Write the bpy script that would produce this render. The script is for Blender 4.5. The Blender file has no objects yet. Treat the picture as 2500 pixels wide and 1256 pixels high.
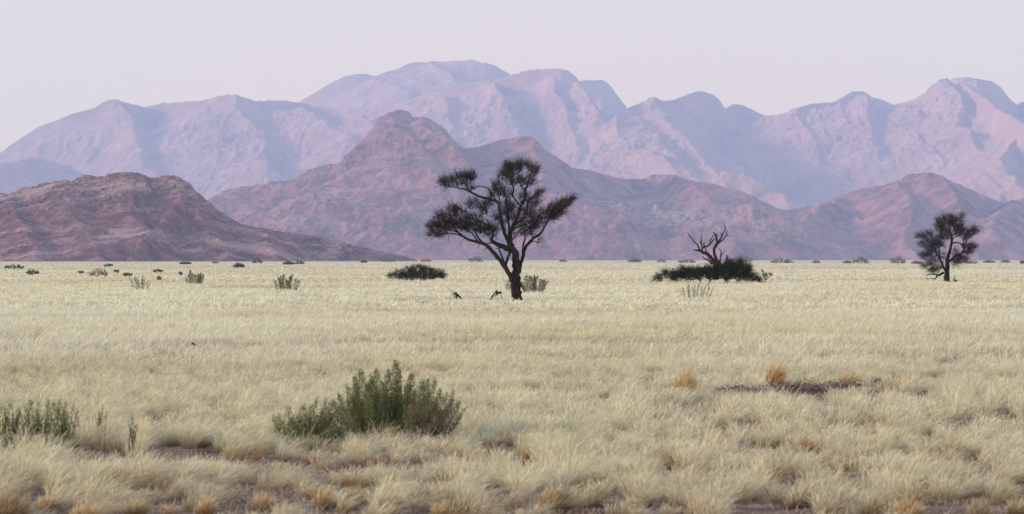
import bpy, math
import numpy as np

# ------------------------------------------------------------------ camera, sky, sun, exposure
S = bpy.context.scene
F = 6000.0            # focal length in photo pixels (2500 wide)
V0 = 634.0            # photo row of the true horizon
EYE = 2.2
cam = bpy.data.cameras.new('camera'); co = bpy.data.objects.new('camera', cam)
S.collection.objects.link(co); S.camera = co
co.location = (0, 0, EYE); co.rotation_euler = (math.radians(90), 0, 0)
cam.sensor_width = 36; cam.lens = 36 * F / 2500; cam.shift_y = (V0 - 628) / 2500
cam.clip_start = 0.5; cam.clip_end = 80000
cam.dof.use_dof = True; cam.dof.focus_distance = 125; cam.dof.aperture_fstop = 4.5     # long lens: the nearest grass is a touch soft
SUN_EL, SUN_AZ = 12.5, -109.0      # azimuth clockwise from +Y (view direction): from the left, a little behind
w = bpy.data.worlds.new('World'); S.world = w; w.use_nodes = True
nt = w.node_tree; nt.nodes.clear()
sky = nt.nodes.new('ShaderNodeTexSky'); sky.sky_type = 'NISHITA'; sky.sun_disc = False
sky.sun_elevation = math.radians(SUN_EL); sky.sun_rotation = math.radians(SUN_AZ)
sky.air_density = 1.0; sky.dust_density = 2.0; sky.ozone_density = 1.0
hz = nt.nodes.new('ShaderNodeMix'); hz.data_type = 'RGBA'; hz.inputs[0].default_value = 0.8
tc = nt.nodes.new('ShaderNodeTexCoord'); sp = nt.nodes.new('ShaderNodeSeparateXYZ'); rm = nt.nodes.new('ShaderNodeMapRange')
rm.interpolation_type = 'SMOOTHSTEP'; rm.inputs[1].default_value = 0.11; rm.inputs[2].default_value = 0.55
veil = nt.nodes.new('ShaderNodeMix'); veil.data_type = 'RGBA'       # pale lilac dusk veil low down, clearer blue overhead
veil.inputs[6].default_value = (15.1, 10.5, 5.9, 1); veil.inputs[7].default_value = (8.6, 9.8, 14.0, 1)
nt.links.new(tc.outputs['Generated'], sp.inputs[0]); nt.links.new(sp.outputs[2], rm.inputs[0]); nt.links.new(rm.outputs[0], veil.inputs[0])
nt.links.new(veil.outputs[2], hz.inputs[7])
bg = nt.nodes.new('ShaderNodeBackground'); bg.inputs[1].default_value = 0.11
wo = nt.nodes.new('ShaderNodeOutputWorld')
nt.links.new(sky.outputs[0], hz.inputs[6]); nt.links.new(hz.outputs[2], bg.inputs[0]); nt.links.new(bg.outputs[0], wo.inputs[0])
sl = bpy.data.lights.new('sun', 'SUN'); sl.energy = 5.0; sl.angle = math.radians(8); sl.color = (1.0, 0.71, 0.56)
so = bpy.data.objects.new('sun', sl); S.collection.objects.link(so)
el, az = math.radians(SUN_EL), math.radians(SUN_AZ)
from mathutils import Vector
sd = Vector((math.cos(el)*math.sin(az), math.cos(el)*math.cos(az), math.sin(el)))
so.rotation_euler = sd.to_track_quat('Z', 'Y').to_euler()
S.view_settings.view_transform = 'Standard'; S.view_settings.look = 'None'
S.view_settings.gamma = 1; S.view_settings.exposure = 0.0
S.cycles.use_denoising = True
S.cycles.max_bounces = 5; S.cycles.diffuse_bounces = 3; S.cycles.transmission_bounces = 3
S.cycles.volume_bounces = 1

# ------------------------------------------------------------------ helpers
R = np.random.default_rng(7)
C = S.collection

def tag(o, label=None, cat=None, group=None, kind=None):
    if label: o['label'] = label
    if cat: o['category'] = cat
    if group: o['group'] = group
    if kind: o['kind'] = kind
    return o

def empty(name, loc, label, cat, group=None):
    o = bpy.data.objects.new(name, None); C.objects.link(o); o.location = loc
    o.empty_display_size = 0.3
    return tag(o, label, cat, group)

def mesh_np(name, V, faces_k, mat, parent=None, col=None, smooth=False, normals=None):
    """V (n,3); faces_k: list of int arrays (m,k). Coordinates relative to parent's origin."""
    me = bpy.data.meshes.new(name)
    V = np.ascontiguousarray(V, dtype=np.float32)
    me.vertices.add(len(V)); me.vertices.foreach_set('co', V.ravel())
    nl = sum(f.size for f in faces_k); npoly = sum(len(f) for f in faces_k)
    li = np.concatenate([f.ravel() for f in faces_k]).astype(np.int32)
    tot = np.concatenate([np.full(len(f), f.shape[1]) for f in faces_k]).astype(np.int32)
    st = np.concatenate([[0], np.cumsum(tot)[:-1]]).astype(np.int32)
    me.loops.add(nl); me.loops.foreach_set('vertex_index', li)
    me.polygons.add(npoly); me.polygons.foreach_set('loop_start', st)
    try: me.polygons.foreach_set('loop_total', tot)
    except Exception: pass
    if smooth: me.polygons.foreach_set('use_smooth', np.ones(npoly, dtype=bool))
    if col is not None:
        a = me.color_attributes.new('Col', 'FLOAT_COLOR', 'POINT')
        c4 = np.ones((len(V), 4), dtype=np.float32); c4[:, :3] = col
        a.data.foreach_set('color', c4.ravel())
    me.update(calc_edges=True)
    me.materials.append(mat)
    o = bpy.data.objects.new(name, me); C.objects.link(o)
    if parent is not None: o.parent = parent
    return o

def hash2(ix, iy, seed):
    h = (ix.astype(np.int64) * 374761393 + iy.astype(np.int64) * 668265263 + seed * 974634777) & 0xffffffff
    h = ((h ^ (h >> 13)) * 1274126177) & 0xffffffff
    h = ((h ^ (h >> 16)) * 2246822519) & 0xffffffff
    return ((h ^ (h >> 15)) & 0xffffff) / float(0xffffff)

def vn(x, y, seed=0):
    x = np.asarray(x, float); y = np.asarray(y, float)
    ix = np.floor(x); iy = np.floor(y); fx = x-ix; fy = y-iy
    fx = fx*fx*fx*(fx*(fx*6-15)+10); fy = fy*fy*fy*(fy*(fy*6-15)+10)
    a = hash2(ix, iy, seed); b = hash2(ix+1, iy, seed); c = hash2(ix, iy+1, seed); d = hash2(ix+1, iy+1, seed)
    return a+(b-a)*fx+(c-a)*fy+(a-b-c+d)*fx*fy

def fbm(x, y, oct=4, seed=0, gain=0.5):
    s = 0; a = 1; t = 0
    for i in range(oct):
        ca, sa = math.cos(i*1.3), math.sin(i*1.3)
        s = s + a*vn((x*ca-y*sa)*2**i + 17.3*i, (x*sa+y*ca)*2**i - 9.1*i, seed+i); t += a; a *= gain
    return s/t

def ridged(x, y, oct=4, seed=0, gain=0.5, rot=0.0):
    s = 0; a = 1; t = 0
    for i in range(oct):
        ca, sa = math.cos(i*rot), math.sin(i*rot)
        n = 1-abs(2*vn((x*ca-y*sa)*2**i + 7.7*i, (x*sa+y*ca)*2**i + 3.1*i, seed+i)-1)
        s = s + a*n*n; t += a; a *= gain
    return s/t

def px(u, v, D):
    return np.array([(u-1250)/F*D, D, EYE+(V0-v)/F*D])

def depth_of(v):            # distance of a thing whose foot shows at photo row v
    hg = 0.28 if v > 650 else 0.0
    return (EYE-hg)*F/(v-V0)

# ------------------------------------------------------------------ materials
def mat(name):
    m = bpy.data.materials.new(name); m.use_nodes = True
    n = m.node_tree.nodes; n.clear()
    return m, n, m.node_tree.links

def N(n, t, **kw):
    x = n.new(t)
    for k, v in kw.items(): setattr(x, k, v)
    return x

def leaf_mat(name, trans=0.25, tint=(1, 1, 1)):
    m, n, l = mat(name)
    a = N(n, 'ShaderNodeVertexColor', layer_name='Col')
    d = N(n, 'ShaderNodeBsdfDiffuse'); t = N(n, 'ShaderNodeBsdfTranslucent'); mx = N(n, 'ShaderNodeMixShader')
    o = N(n, 'ShaderNodeOutputMaterial'); mx.inputs[0].default_value = trans
    l.new(a.outputs[0], d.inputs[0]); l.new(a.outputs[0], t.inputs[0])
    l.new(d.outputs[0], mx.inputs[1]); l.new(t.outputs[0], mx.inputs[2]); l.new(mx.outputs[0], o.inputs[0])
    return m
M_GRASS = leaf_mat('dry_grass', 0.3)
M_LEAF = leaf_mat('leaves', 0.12)

def ramp(n, stops):
    r = N(n, 'ShaderNodeValToRGB'); e = r.color_ramp.elements
    while len(e) > 1: e.remove(e[-1])
    e[0].position = stops[0][0]; e[0].color = (*stops[0][1], 1)
    for p, c in stops[1:]:
        x = e.new(p); x.color = (*c, 1)
    return r

def bark_mat(name, c1, c2, sc=6.0):
    m, n, l = mat(name)
    tc = N(n, 'ShaderNodeTexCoord'); mp = N(n, 'ShaderNodeMapping'); mp.inputs['Scale'].default_value = (sc, sc, sc*0.25)
    no = N(n, 'ShaderNodeTexNoise'); no.inputs['Scale'].default_value = 1.5; no.inputs['Detail'].default_value = 6
    r = ramp(n, [(0.35, c1), (0.65, c2)]); b = N(n, 'ShaderNodeBsdfPrincipled'); b.inputs['Roughness'].default_value = 0.95
    b.inputs['Specular IOR Level'].default_value = 0.15
    bp = N(n, 'ShaderNodeBump'); bp.inputs['Strength'].default_value = 0.8; bp.inputs['Distance'].default_value = 0.05
    o = N(n, 'ShaderNodeOutputMaterial')
    l.new(tc.outputs['Object'], mp.inputs[0]); l.new(mp.outputs[0], no.inputs[0]); l.new(no.outputs[0], r.inputs[0])
    l.new(r.outputs[0], b.inputs['Base Color']); l.new(no.outputs[0], bp.inputs['Height']); l.new(bp.outputs[0], b.inputs['Normal'])
    l.new(b.outputs[0], o.inputs[0])
    return m
M_BARK = bark_mat('bark', (0.014, 0.011, 0.010), (0.042, 0.032, 0.028))
M_DEAD = bark_mat('dead_wood', (0.018, 0.011, 0.010), (0.055, 0.038, 0.035))
M_STEM = bark_mat('shrub_stems', (0.05, 0.035, 0.025), (0.13, 0.09, 0.065), 20)
M_BIRD = bark_mat('feathers', (0.03, 0.022, 0.015), (0.08, 0.06, 0.04), 40)

def rock_mat(name, scale, dark, mid, light, bump, streak=None, stm=0.0, pale=None):
    """scale: metres of the largest rock pattern. Colour from a point attribute 'grassy' mixed with rock colours."""
    m, n, l = mat(name)
    geo = N(n, 'ShaderNodeNewGeometry')
    mp = N(n, 'ShaderNodeMapping'); mp.inputs['Scale'].default_value = (1/scale,)*3
    l.new(geo.outputs['Position'], mp.inputs[0])
    n1 = N(n, 'ShaderNodeTexNoise'); n1.inputs['Scale'].default_value = 1; n1.inputs['Detail'].default_value = 9; n1.inputs['Roughness'].default_value = 0.68
    n2 = N(n, 'ShaderNodeTexNoise'); n2.inputs['Scale'].default_value = 7; n2.inputs['Detail'].default_value = 5; n2.inputs['Roughness'].default_value = 0.7
    vo = N(n, 'ShaderNodeTexVoronoi'); vo.inputs['Scale'].default_value = 5
    for x in (n1, n2, vo): l.new(mp.outputs[0], x.inputs['Vector'])
    r = ramp(n, [(0.32, dark), (0.5, mid), (0.68, light)])
    l.new(n1.outputs[0], r.inputs[0])
    mx = N(n, 'ShaderNodeMix', data_type='RGBA', blend_type='MULTIPLY'); mx.inputs[0].default_value = 0.6
    r2 = ramp(n, [(0.3, (0.55, 0.55, 0.58)), (0.7, (1.25, 1.2, 1.15))]); l.new(n2.outputs[0], r2.inputs[0])
    l.new(r.outputs[0], mx.inputs[6]); l.new(r2.outputs[0], mx.inputs[7])
    last = mx.outputs[2]
    at = N(n, 'ShaderNodeVertexColor', layer_name='Col')
    sep = N(n, 'ShaderNodeSeparateColor'); l.new(at.outputs[0], sep.inputs[0])
    # pale dry grass lying on ledges: mask attribute (red) broken up by noise
    ad = N(n, 'ShaderNodeMath', operation='ADD'); l.new(sep.outputs[0], ad.inputs[0]); 
    sb = N(n, 'ShaderNodeMath', operation='SUBTRACT'); l.new(n2.outputs[0], sb.inputs[0]); sb.inputs[1].default_value = 0.5
    ml = N(n, 'ShaderNodeMath', operation='MULTIPLY'); l.new(sb.outputs[0], ml.inputs[0]); ml.inputs[1].default_value = 2.6
    l.new(ml.outputs[0], ad.inputs[1])
    rg = ramp(n, [(0.30, (0, 0, 0)), (0.75, (0.85, 0.85, 0.85))]); l.new(ad.outputs[0], rg.inputs[0])
    mg = N(n, 'ShaderNodeMix', data_type='RGBA'); l.new(rg.outputs[0], mg.inputs[0]); l.new(last, mg.inputs[6])
    mg.inputs[7].default_value = (*(pale or (0.42, 0.34, 0.22)), 1)
    b = N(n, 'ShaderNodeBsdfDiffuse'); b.inputs['Roughness'].default_value = 0.8
    l.new(mg.outputs[2], b.inputs[0])
    h = N(n, 'ShaderNodeMath', operation='MULTIPLY_ADD'); l.new(n1.outputs[0], h.inputs[0]); h.inputs[1].default_value = 1.0
    h2 = N(n, 'ShaderNodeMath', operation='MULTIPLY'); l.new(vo.outputs[0], h2.inputs[0]); h2.inputs[1].default_value = 0.25
    l.new(h2.outputs[0], h.inputs[2])
    bp = N(n, 'ShaderNodeBump'); bp.inputs['Strength'].default_value = 1.0; bp.inputs['Distance'].default_value = bump
    l.new(h.outputs[0], bp.inputs['Height']); l.new(bp.outputs[0], b.inputs['Normal'])
    o = N(n, 'ShaderNodeOutputMaterial'); l.new(b.outputs[0], o.inputs[0])
    return m

# ------------------------------------------------------------------ the ground
def ground():
    m, n, l = mat('plain')
    geo = N(n, 'ShaderNodeNewGeometry'); sx = N(n, 'ShaderNodeSeparateXYZ'); l.new(geo.outputs['Position'], sx.inputs[0])
    n1 = N(n, 'ShaderNodeTexNoise'); n1.inputs['Scale'].default_value = 3.0; n1.inputs['Detail'].default_value = 8
    l.new(geo.outputs['Position'], n1.inputs['Vector'])
    soil = ramp(n, [(0.35, (0.10, 0.065, 0.045)), (0.5, (0.18, 0.13, 0.095)), (0.65, (0.30, 0.24, 0.18))])
    l.new(n1.outputs[0], soil.inputs[0])
    mp = N(n, 'ShaderNodeMapping'); mp.inputs['Scale'].default_value = (1/60, 1/110, 1)
    l.new(geo.outputs['Position'], mp.inputs[0])
    n2 = N(n, 'ShaderNodeTexNoise'); n2.inputs['Scale'].default_value = 1.0; n2.inputs['Detail'].default_value = 7; n2.inputs['Roughness'].default_value = 0.6
    l.new(mp.outputs[0], n2.inputs['Vector'])
    sward = ramp(n, [(0.34, (0.44, 0.385, 0.25)), (0.47, (0.55, 0.50, 0.36)), (0.62, (0.60, 0.56, 0.43))])
    l.new(n2.outputs[0], sward.inputs[0])
    mr = N(n, 'ShaderNodeMapRange'); mr.inputs[1].default_value = 35; mr.inputs[2].default_value = 110
    l.new(sx.outputs[1], mr.inputs[0])
    mx = N(n, 'ShaderNodeMix', data_type='RGBA'); l.new(mr.outputs[0], mx.inputs[0]); l.new(soil.outputs[0], mx.inputs[6]); l.new(sward.outputs[0], mx.inputs[7])
    b = N(n, 'ShaderNodeBsdfDiffuse'); l.new(mx.outputs[2], b.inputs[0]); o = N(n, 'ShaderNodeOutputMaterial'); l.new(b.outputs[0], o.inputs[0])
    xs = np.concatenate([[-9000, -3000, -900, -300], np.linspace(-80, 80, 161), [300, 900, 3000, 9000]])
    ys = np.concatenate([[-2000, -200, 0], np.linspace(10, 150, 141), [200, 300, 500, 900, 1800, 3000, 6000, 12000, 17000]])
    X, Y = np.meshgrid(xs, ys)
    Z = gz(X, Y)
    nx, ny = len(xs), len(ys)
    i = (np.arange(ny-1)[:, None]*nx+np.arange(nx-1)[None]).ravel()
    mesh_np('ground', np.stack([X.ravel(), Y.ravel(), Z.ravel()], 1), [np.stack([i, i+1, i+nx+1, i+nx], 1)], m, smooth=True)
    tag(bpy.data.objects['ground'], 'flat pale savanna plain running to the foot of the hills', kind='structure')

def gz(x, y):
    f = np.clip((150-y)/60, 0, 1)*np.clip((80-abs(x))/20, 0, 1)*np.clip((y-10)/5, 0, 1)
    return 0.10*(fbm(x/7, y/7, 3, 5)-0.5)*f

# ------------------------------------------------------------------ hills and mountains
def crest(pts, D, bends=None):
    """bends: (u, extra depth) - the ridge line swings away from and back towards the viewer"""
    if not bends: return [(u, v, D) for u, v in pts]
    bu, bd = zip(*bends)
    return [(u, v, D+float(np.interp(u, bu, bd))) for u, v in pts]

def tent(X, Y, lines):
    """smooth maximum of ridge tents; every line = (slope_left, slope_right, [(u,v,D)...])"""
    H = np.full(X.shape, -1e4); K = lines[0][3] if len(lines[0]) > 3 else 15.0
    for ln in lines:
        sl_, sr_, pts = ln[:3]
        P = np.array([px(*p) for p in pts])
        best = np.full(X.shape, -1e4)
        for a, b in zip(P[:-1], P[1:]):
            dx, dy = b[0]-a[0], b[1]-a[1]; L2 = dx*dx+dy*dy+1e-6
            t = np.clip(((X-a[0])*dx+(Y-a[1])*dy)/L2, 0, 1)
            qx, qy = X-(a[0]+t*dx), Y-(a[1]+t*dy)
            d = np.sqrt(qx*qx+qy*qy)
            L = math.sqrt(L2)
            # sin-like blend of side: positive = right hand side (+x) of a ridge
            side = np.clip(qx/(d+1e-3), -1, 1)*0.5+0.5
            s = sl_+(sr_-sl_)*side
            z = a[2]+t*(b[2]-a[2])
            # concave flanks: steep near the crest, gentler at the foot
            hh = z-s*d
            best = np.maximum(best, hh)
        m = np.maximum(H, best); k = K
        H = m+k*np.log(np.exp(np.clip((H-m)/k, -30, 0))+np.exp(np.clip((best-m)/k, -30, 0)))
        H = np.where(abs(H-m) > k, m, H)
    return H

def terrain(name, x0, x1, nx, y0, y1, ny, lines, amp, wl, fine, material, label, seed, grassy=None, aniso=3.0, warp=0.0, groove=0.0):
    xs = np.linspace(x0, x1, nx); ys = np.linspace(y0, y1, ny)
    X, Y = np.meshgrid(xs, ys)
    wx = (fbm(X/warp, Y/warp, 4, seed+50)-0.5)*warp*0.55 if warp else 0
    wy = (fbm(X/warp+40, Y/warp, 4, seed+60)-0.5)*warp*0.9 if warp else 0
    c0 = lines[0][2]; Pc = np.array([px(*p) for p in c0]); Dx = np.interp(X, Pc[:, 0], Pc[:, 1])
    ga = np.gradient(np.interp(xs, Pc[:, 0], Pc[:, 1]), xs); ga = np.convolve(np.pad(ga, 20, 'edge'), np.ones(41)/41, 'valid'); cosa = 1/np.sqrt(1+ga*ga)
    dd = np.abs(Y-Dx)*cosa[None]
    side = np.where(Y < Dx, 1.0, -1.0)*(ga*cosa)[None]*dd              # foot of the perpendicular on the crest
    Xs = X+wx*0.8*np.clip(dd/(6*amp), 0, 1)-side*0.85
    H0 = np.interp(Xs, Pc[:, 0], Pc[:, 2])-lines[0][0]*dd*(1.25-0.35*np.clip(dd/(20*amp), 0, 1))
    H1 = tent(X+wx*0.5, Y+wy, lines[1:])
    uc = np.array([p[0] for p in c0], float); vc = np.array([p[1] for p in c0], float)
    H1 = np.minimum(H1, EYE+(V0-np.interp(1250+X/Y*F, uc, vc))/F*Y-1.5-0.02*dd)      # spurs never stand above the main ridge behind them
    H0 = np.minimum(H0, EYE+(V0-np.interp(1250+X/Y*F, uc, vc))/F*Y)
    k = 0.3*lines[0][3]; m_ = np.maximum(H0, H1); H = m_+k*np.exp(-abs(H0-H1)/(2*k))
    base = np.clip(H/60.0, 0, 1)*np.clip(dd/(9*amp), 0.18, 1)
    g = ridged(X/wl+wx/wl, Y/(wl*aniso), 5, seed, 0.55, 0.25)-0.45
    g2 = ridged(X/(wl*0.45), Y/(wl*0.7)+wx/wl, 5, seed+9, 0.6, 0.7)-0.45
    f = fbm(X/fine, Y/fine, 5, seed+20, 0.62)-0.5
    rough = np.clip((fbm(X/(wl*3), Y/(wl*4), 3, seed+33)-0.36)*4, 0.2, 1.35); f = f*rough; g2 = g2*np.clip(rough, 0.5, 1.2)
    if groove: H = H+base*groove*(ridged((X+wx*0.7)/(wl*0.42), Y/(wl*3.2), 3, seed+41, 0.6, 0.1)-0.45)
    H = H+base*(amp*g+amp*0.6*g2)+np.clip(H/30.0, 0, 1)*np.maximum(base, 0.4)*fine*1.3*f
    # foot fans: flatten into the plain
    foot = np.where(H > 0, H, H*0.15)
    H = np.maximum(foot, -6.0)
    H += 0
    gm = np.zeros((ny, nx, 3)); 
    if grassy is not None: gm[..., 0] = grassy(X, Y, H)
    i = (np.arange(ny-1)[:, None]*nx+np.arange(nx-1)[None]).ravel()
    keep = (np.maximum.reduce([H.ravel()[i], H.ravel()[i+1], H.ravel()[i+nx], H.ravel()[i+nx+1]]) > -1.2)
    i = i[keep]
    fc = np.stack([i, i+1, i+nx+1, i+nx], 1)
    used = np.unique(fc); mp_ = np.zeros(nx*ny, int); mp_[used] = np.arange(len(used))
    V = np.stack([X.ravel(), Y.ravel(), np.maximum(H.ravel(), -0.9)], 1)[used]
    o = mesh_np(name, V, [mp_[fc]], material, col=gm.reshape(-1, 3)[used], smooth=True)
    return tag(o, label, kind='structure')

FAR = 13000
far_crest = [(-300,520),(-150,450),(0,375),(28,353),(56,335),(92,312),(139,293),(173,278),(231,264),(251,251),(267,244),(287,243),(301,248),(334,255),(355,262),(398,251),(446,250),(488,246),(524,237),(552,232),(580,232),(602,240),(624,247),(684,245),(728,250),(800,262),(900,262),(960,252),(1010,240),(1060,215),(1110,205),(1160,198),(1200,196),(1246,184),(1280,171),(1308,167),(1324,169),(1340,166),(1369,166),(1388,171),(1404,186),(1425,215),(1450,250),(1480,285),(1525,270),(1550,256),(1582,240),(1601,236),(1617,245),(1646,243),(1678,230),(1710,220),(1725,226),(1738,228),(1754,240),(1770,263),(1792,253),(1815,256),(1840,267),(1845,271),(1873,283),(1902,282),(1927,270),(1981,252),(2036,249),(2055,238),(2080,223),(2109,223),(2128,236),(2147,240),(2182,257),(2223,243),(2255,227),(2297,201),(2325,191),(2367,188),(2389,192),(2421,198),(2443,212),(2462,238),(2482,255),(2500,246),(2600,215),(2800,260)]
def spur(D0, D1, pts):
    n = len(pts)
    return [(u, v, D0+(D1-D0)*i/(n-1)) for i, (u, v) in enumerate(pts)]
far_lines = [
 (0.95, 0.95, crest(far_crest, FAR, [(-300,0),(287,0),(360,260),(480,0),(575,-200),(740,700),(1000,200),(1200,0),(1380,-100),(1500,350),(1590,-500),(1760,300),(2180,1500),(2340,0),(2480,500),(2600,200)]), 14.0),
 (0.45, 1.3, spur(12950, 11400, [(287,246),(318,300),(338,350),(365,400),(400,450),(470,500)])),
 (0.45, 1.3, spur(12950, 11300, [(500,258),(520,290),(548,335),(590,372),(612,410),(640,450),(700,500)])),
 (0.42, 1.4, spur(12950, 11000, [(566,240),(580,285),(622,318),(640,345),(648,385),(690,430),(740,480)])),
 (0.45, 1.3, spur(12900, 11300, [(728,254),(745,275),(790,285),(835,325),(862,345),(868,400),(900,470)])),
 (0.5, 1.25, spur(12900, 11500, [(840,268),(870,275),(905,290),(935,340),(980,400)])),
 (0.5, 1.1, spur(12900, 11500, [(1060,218),(1075,260),(1095,310),(1120,370),(1150,430)])),
 (0.5, 1.25, spur(12900, 11300, [(1190,196),(1212,215),(1240,255),(1262,310),(1272,380),(1300,450)])),
 (0.55, 1.35, spur(12950, 11300, [(1335,170),(1352,210),(1372,250),(1392,300),(1398,350),(1400,420),(1420,480)])),
 (0.5, 1.1, spur(12950, 11600, [(1400,186),(1430,215),(1465,245),(1492,275),(1500,330),(1520,400)])),
 (0.5, 0.75, spur(12950, 9600, [(1590,240),(1608,265),(1630,300),(1665,345),(1700,378),(1745,415),(1800,455),(1900,520)])),
 (0.5, 0.8, spur(12300, 9600, [(1552,285),(1580,320),(1615,355),(1665,390),(1700,425),(1780,480)])),
 (0.5, 0.9, spur(11800, 9700, [(1520,340),(1560,360),(1620,390),(1660,425),(1700,470)])),
 (0.45, 1.3, spur(12950, 12000, [(1945,262),(1965,290),(1990,320),(2000,350),(2010,400)])),
 (0.45, 1.3, spur(12950, 11900, [(2040,252),(2065,285),(2100,310),(2120,345),(2140,420)])),
 (0.45, 1.3, spur(12950, 12000, [(2115,228),(2128,270),(2140,310),(2150,360)])),
 (0.42, 1.4, spur(12950, 11500, [(2240,235),(2250,270),(2256,310),(2262,360),(2290,420)])),
 (0.5, 1.25, spur(12950, 11300, [(2325,193),(2345,225),(2362,255),(2352,310),(2372,370),(2390,430)])),
 (0.5, 1.25, spur(12950, 11300, [(2390,195),(2418,235),(2425,290),(2425,350),(2440,410)])),
 (0.45, 1.3, spur(12000, 10500, [(2560,260),(2530,300),(2460,350),(2450,400),(2480,440)])),
 (0.45, 0.9, spur(9700, 9200, [(1720,450),(1755,433),(1800,424),(1860,432),(1890,460),(1935,470),(1950,530)])),
 (0.45, 0.8, spur(9900, 9400, [(2370,440),(2400,415),(2440,425),(2460,450),(2510,470),(2600,520)])),
 (0.5, 0.55, spur(10700, 12500, [(-80,408),(0,398),(80,386),(125,386),(150,405),(190,450),(230,520)])),
]
dome_lines = [
 (0.7, 0.7, crest([(560,420),(690,300),(728,249),(750,236),(773,222),(801,205),(837,187),(867,180),(895,180),(916,185),(962,170),(998,156),(1046,149),(1102,146),(1135,148),(1154,146),(1185,150),(1213,159),(1240,176),(1290,215),(1370,230),(1402,200),(1417,195),(1455,195),(1477,199),(1493,213),(1506,235),(1528,268),(1560,330),(1640,420)], 15400, [(560,0),(1240,0),(1417,-500),(1600,600)]), 20.0),
 (0.6, 0.8, spur(15300, 14200, [(916,187),(960,205),(990,225),(1020,260)])),
 (0.6, 0.8, spur(15300, 14200, [(1046,152),(1090,180),(1110,210),(1130,260)])),
]
MID = 5000
mid_crest = [(380,560),(450,520),(506,486),(539,468),(584,458),(628,452),(660,447),(700,445),(735,432),(762,414),(789,405),(833,400),(842,383),(874,352),(896,330),(912,306),(920,288),(949,274),(976,268),(998,272),(1007,287),(1030,284),(1052,292),(1083,312),(1105,338),(1132,361),(1163,359),(1208,345),(1250,336),(1270,332),(1295,332),(1313,345),(1325,365),(1360,385),(1395,410),(1450,417),(1500,432),(1530,437),(1575,435),(1590,426),(1650,426),(1680,440),(1740,447),(1775,460),(1825,472),(1860,490),(1900,509),(1925,512),(1975,504),(2020,492),(2050,477),(2100,462),(2175,447),(2195,440),(2215,426),(2265,421),(2290,425),(2325,442),(2375,465),(2420,485),(2450,494),(2500,482),(2600,470),(2750,500)]
mid_lines = [
 (0.62, 0.62, crest(mid_crest, MID, [(380,0),(949,0),(1130,150),(1290,-50),(1580,330),(1900,100),(2265,0),(2420,200),(2600,100)]), 4.0),
 (0.5, 0.9, spur(4990, 4450, [(949,276),(985,320),(1010,345),(1040,380),(1100,430),(1180,520)])),
 (0.5, 0.9, spur(4990, 4600, [(1030,286),(1060,320),(1090,345),(1110,375)])),
 (0.35, 0.6, spur(4850, 4150, [(833,402),(900,408),(960,402),(1040,380),(1080,430),(1120,500),(1200,600)])),
 (0.5, 0.7, spur(4950, 4250, [(1295,334),(1310,380),(1330,430),(1360,475),(1420,488)])),
 (0.42, 0.5, spur(4350, 4350, [(1150,500),(1250,478),(1330,482),(1430,489),(1500,499),(1600,513),(1700,517),(1760,512),(1820,505),(1900,520),(2000,560)])),
 (0.5, 0.6, spur(4990, 4350, [(1640,428),(1690,460),(1740,490),(1800,520),(1850,600)])),
 (0.5, 0.8, spur(4990, 4300, [(700,446),(690,480),(730,520),(760,580),(800,636)])),
 (0.5, 0.8, spur(4990, 4250, [(800,406),(850,450),(885,500),(900,560),(950,620)])),
 (0.5, 0.7, spur(4990, 4250, [(584,460),(600,500),(640,550),(700,620)])),
 (0.4, 0.8, spur(4350, 4050, [(1500,505),(1530,540),(1560,590),(1600,640)])),
 (0.4, 0.8, spur(4350, 4050, [(1700,520),(1740,560),(1790,600),(1800,640)])),
 (0.5, 0.9, spur(4990, 4200, [(2195,442),(2210,480),(2230,520),(2215,570),(2240,630)])),
 (0.5, 0.9, spur(4990, 4200, [(2290,427),(2330,480),(2345,520),(2370,570),(2400,630)])),
 (0.5, 0.8, spur(4990, 4300, [(2060,476),(2000,510),(1960,550),(1900,600)])),
 (0.5, 0.8, spur(4990, 4300, [(2470,490),(2440,520),(2420,570)])),
]
def push(lines, k):
    return [(l[0], l[1], [(u, v, D*k) for u, v, D in l[2]])+tuple(l[3:]) for l in lines]
mid_lines = push(mid_lines, 1.42)
near_crest = [(-250,470),(-120,462),(0,470),(20,476),(48,461),(104,447),(160,439),(176,443),(204,429),(246,430),(280,423),(316,420),(336,423),(375,433),(392,430),(414,427),(434,431),(462,447),(476,467),(504,489),(532,513),(554,528),(588,546),(637,556),(700,567),(780,577),(842,594),(918,611),(985,625),(1025,638),(1060,650)]
near_lines = [
 (0.55, 0.62, crest(near_crest, 3050, [(-250,0),(316,0),(375,50),(414,0),(560,150),(1060,0)]), 2.0),
 (0.4, 0.8, spur(3040, 2650, [(336,425),(350,462),(320,500),(325,530),(360,570),(395,636)])),
 (0.5, 0.6, spur(3040, 2700, [(434,433),(450,470),(470,510),(500,560),(540,600),(560,636)])),
 (0.4, 0.7, spur(3040, 2600, [(160,441),(170,490),(190,540),(230,590),(250,640)])),
 (0.4, 0.7, spur(3040, 2600, [(20,478),(40,520),(60,570),(100,630)])),
 (0.4, 0.7, spur(3000, 2700, [(640,558),(650,590),(680,636)])),
]
def grass_near(X, Y, H):
    q = H-0.22*(X+500)*(X < -350)+0.22*(X+350)*(X >= -350)+Y*0.05
    s = fbm(X/45+3*fbm(X/80, Y/80, 2, 93), q/5.5, 5, 91)         # grass along the tilted ledges
    l = fbm(X/140, Y/140+H/60, 3, 92)
    left = np.clip((-170-X)/300, 0, 1)
    return np.clip(0.02+(s-0.5)*1.6+0.13*left+(l-0.5)*1.3+np.clip((H-50)/300, 0, 0.15), 0, 1)
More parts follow.
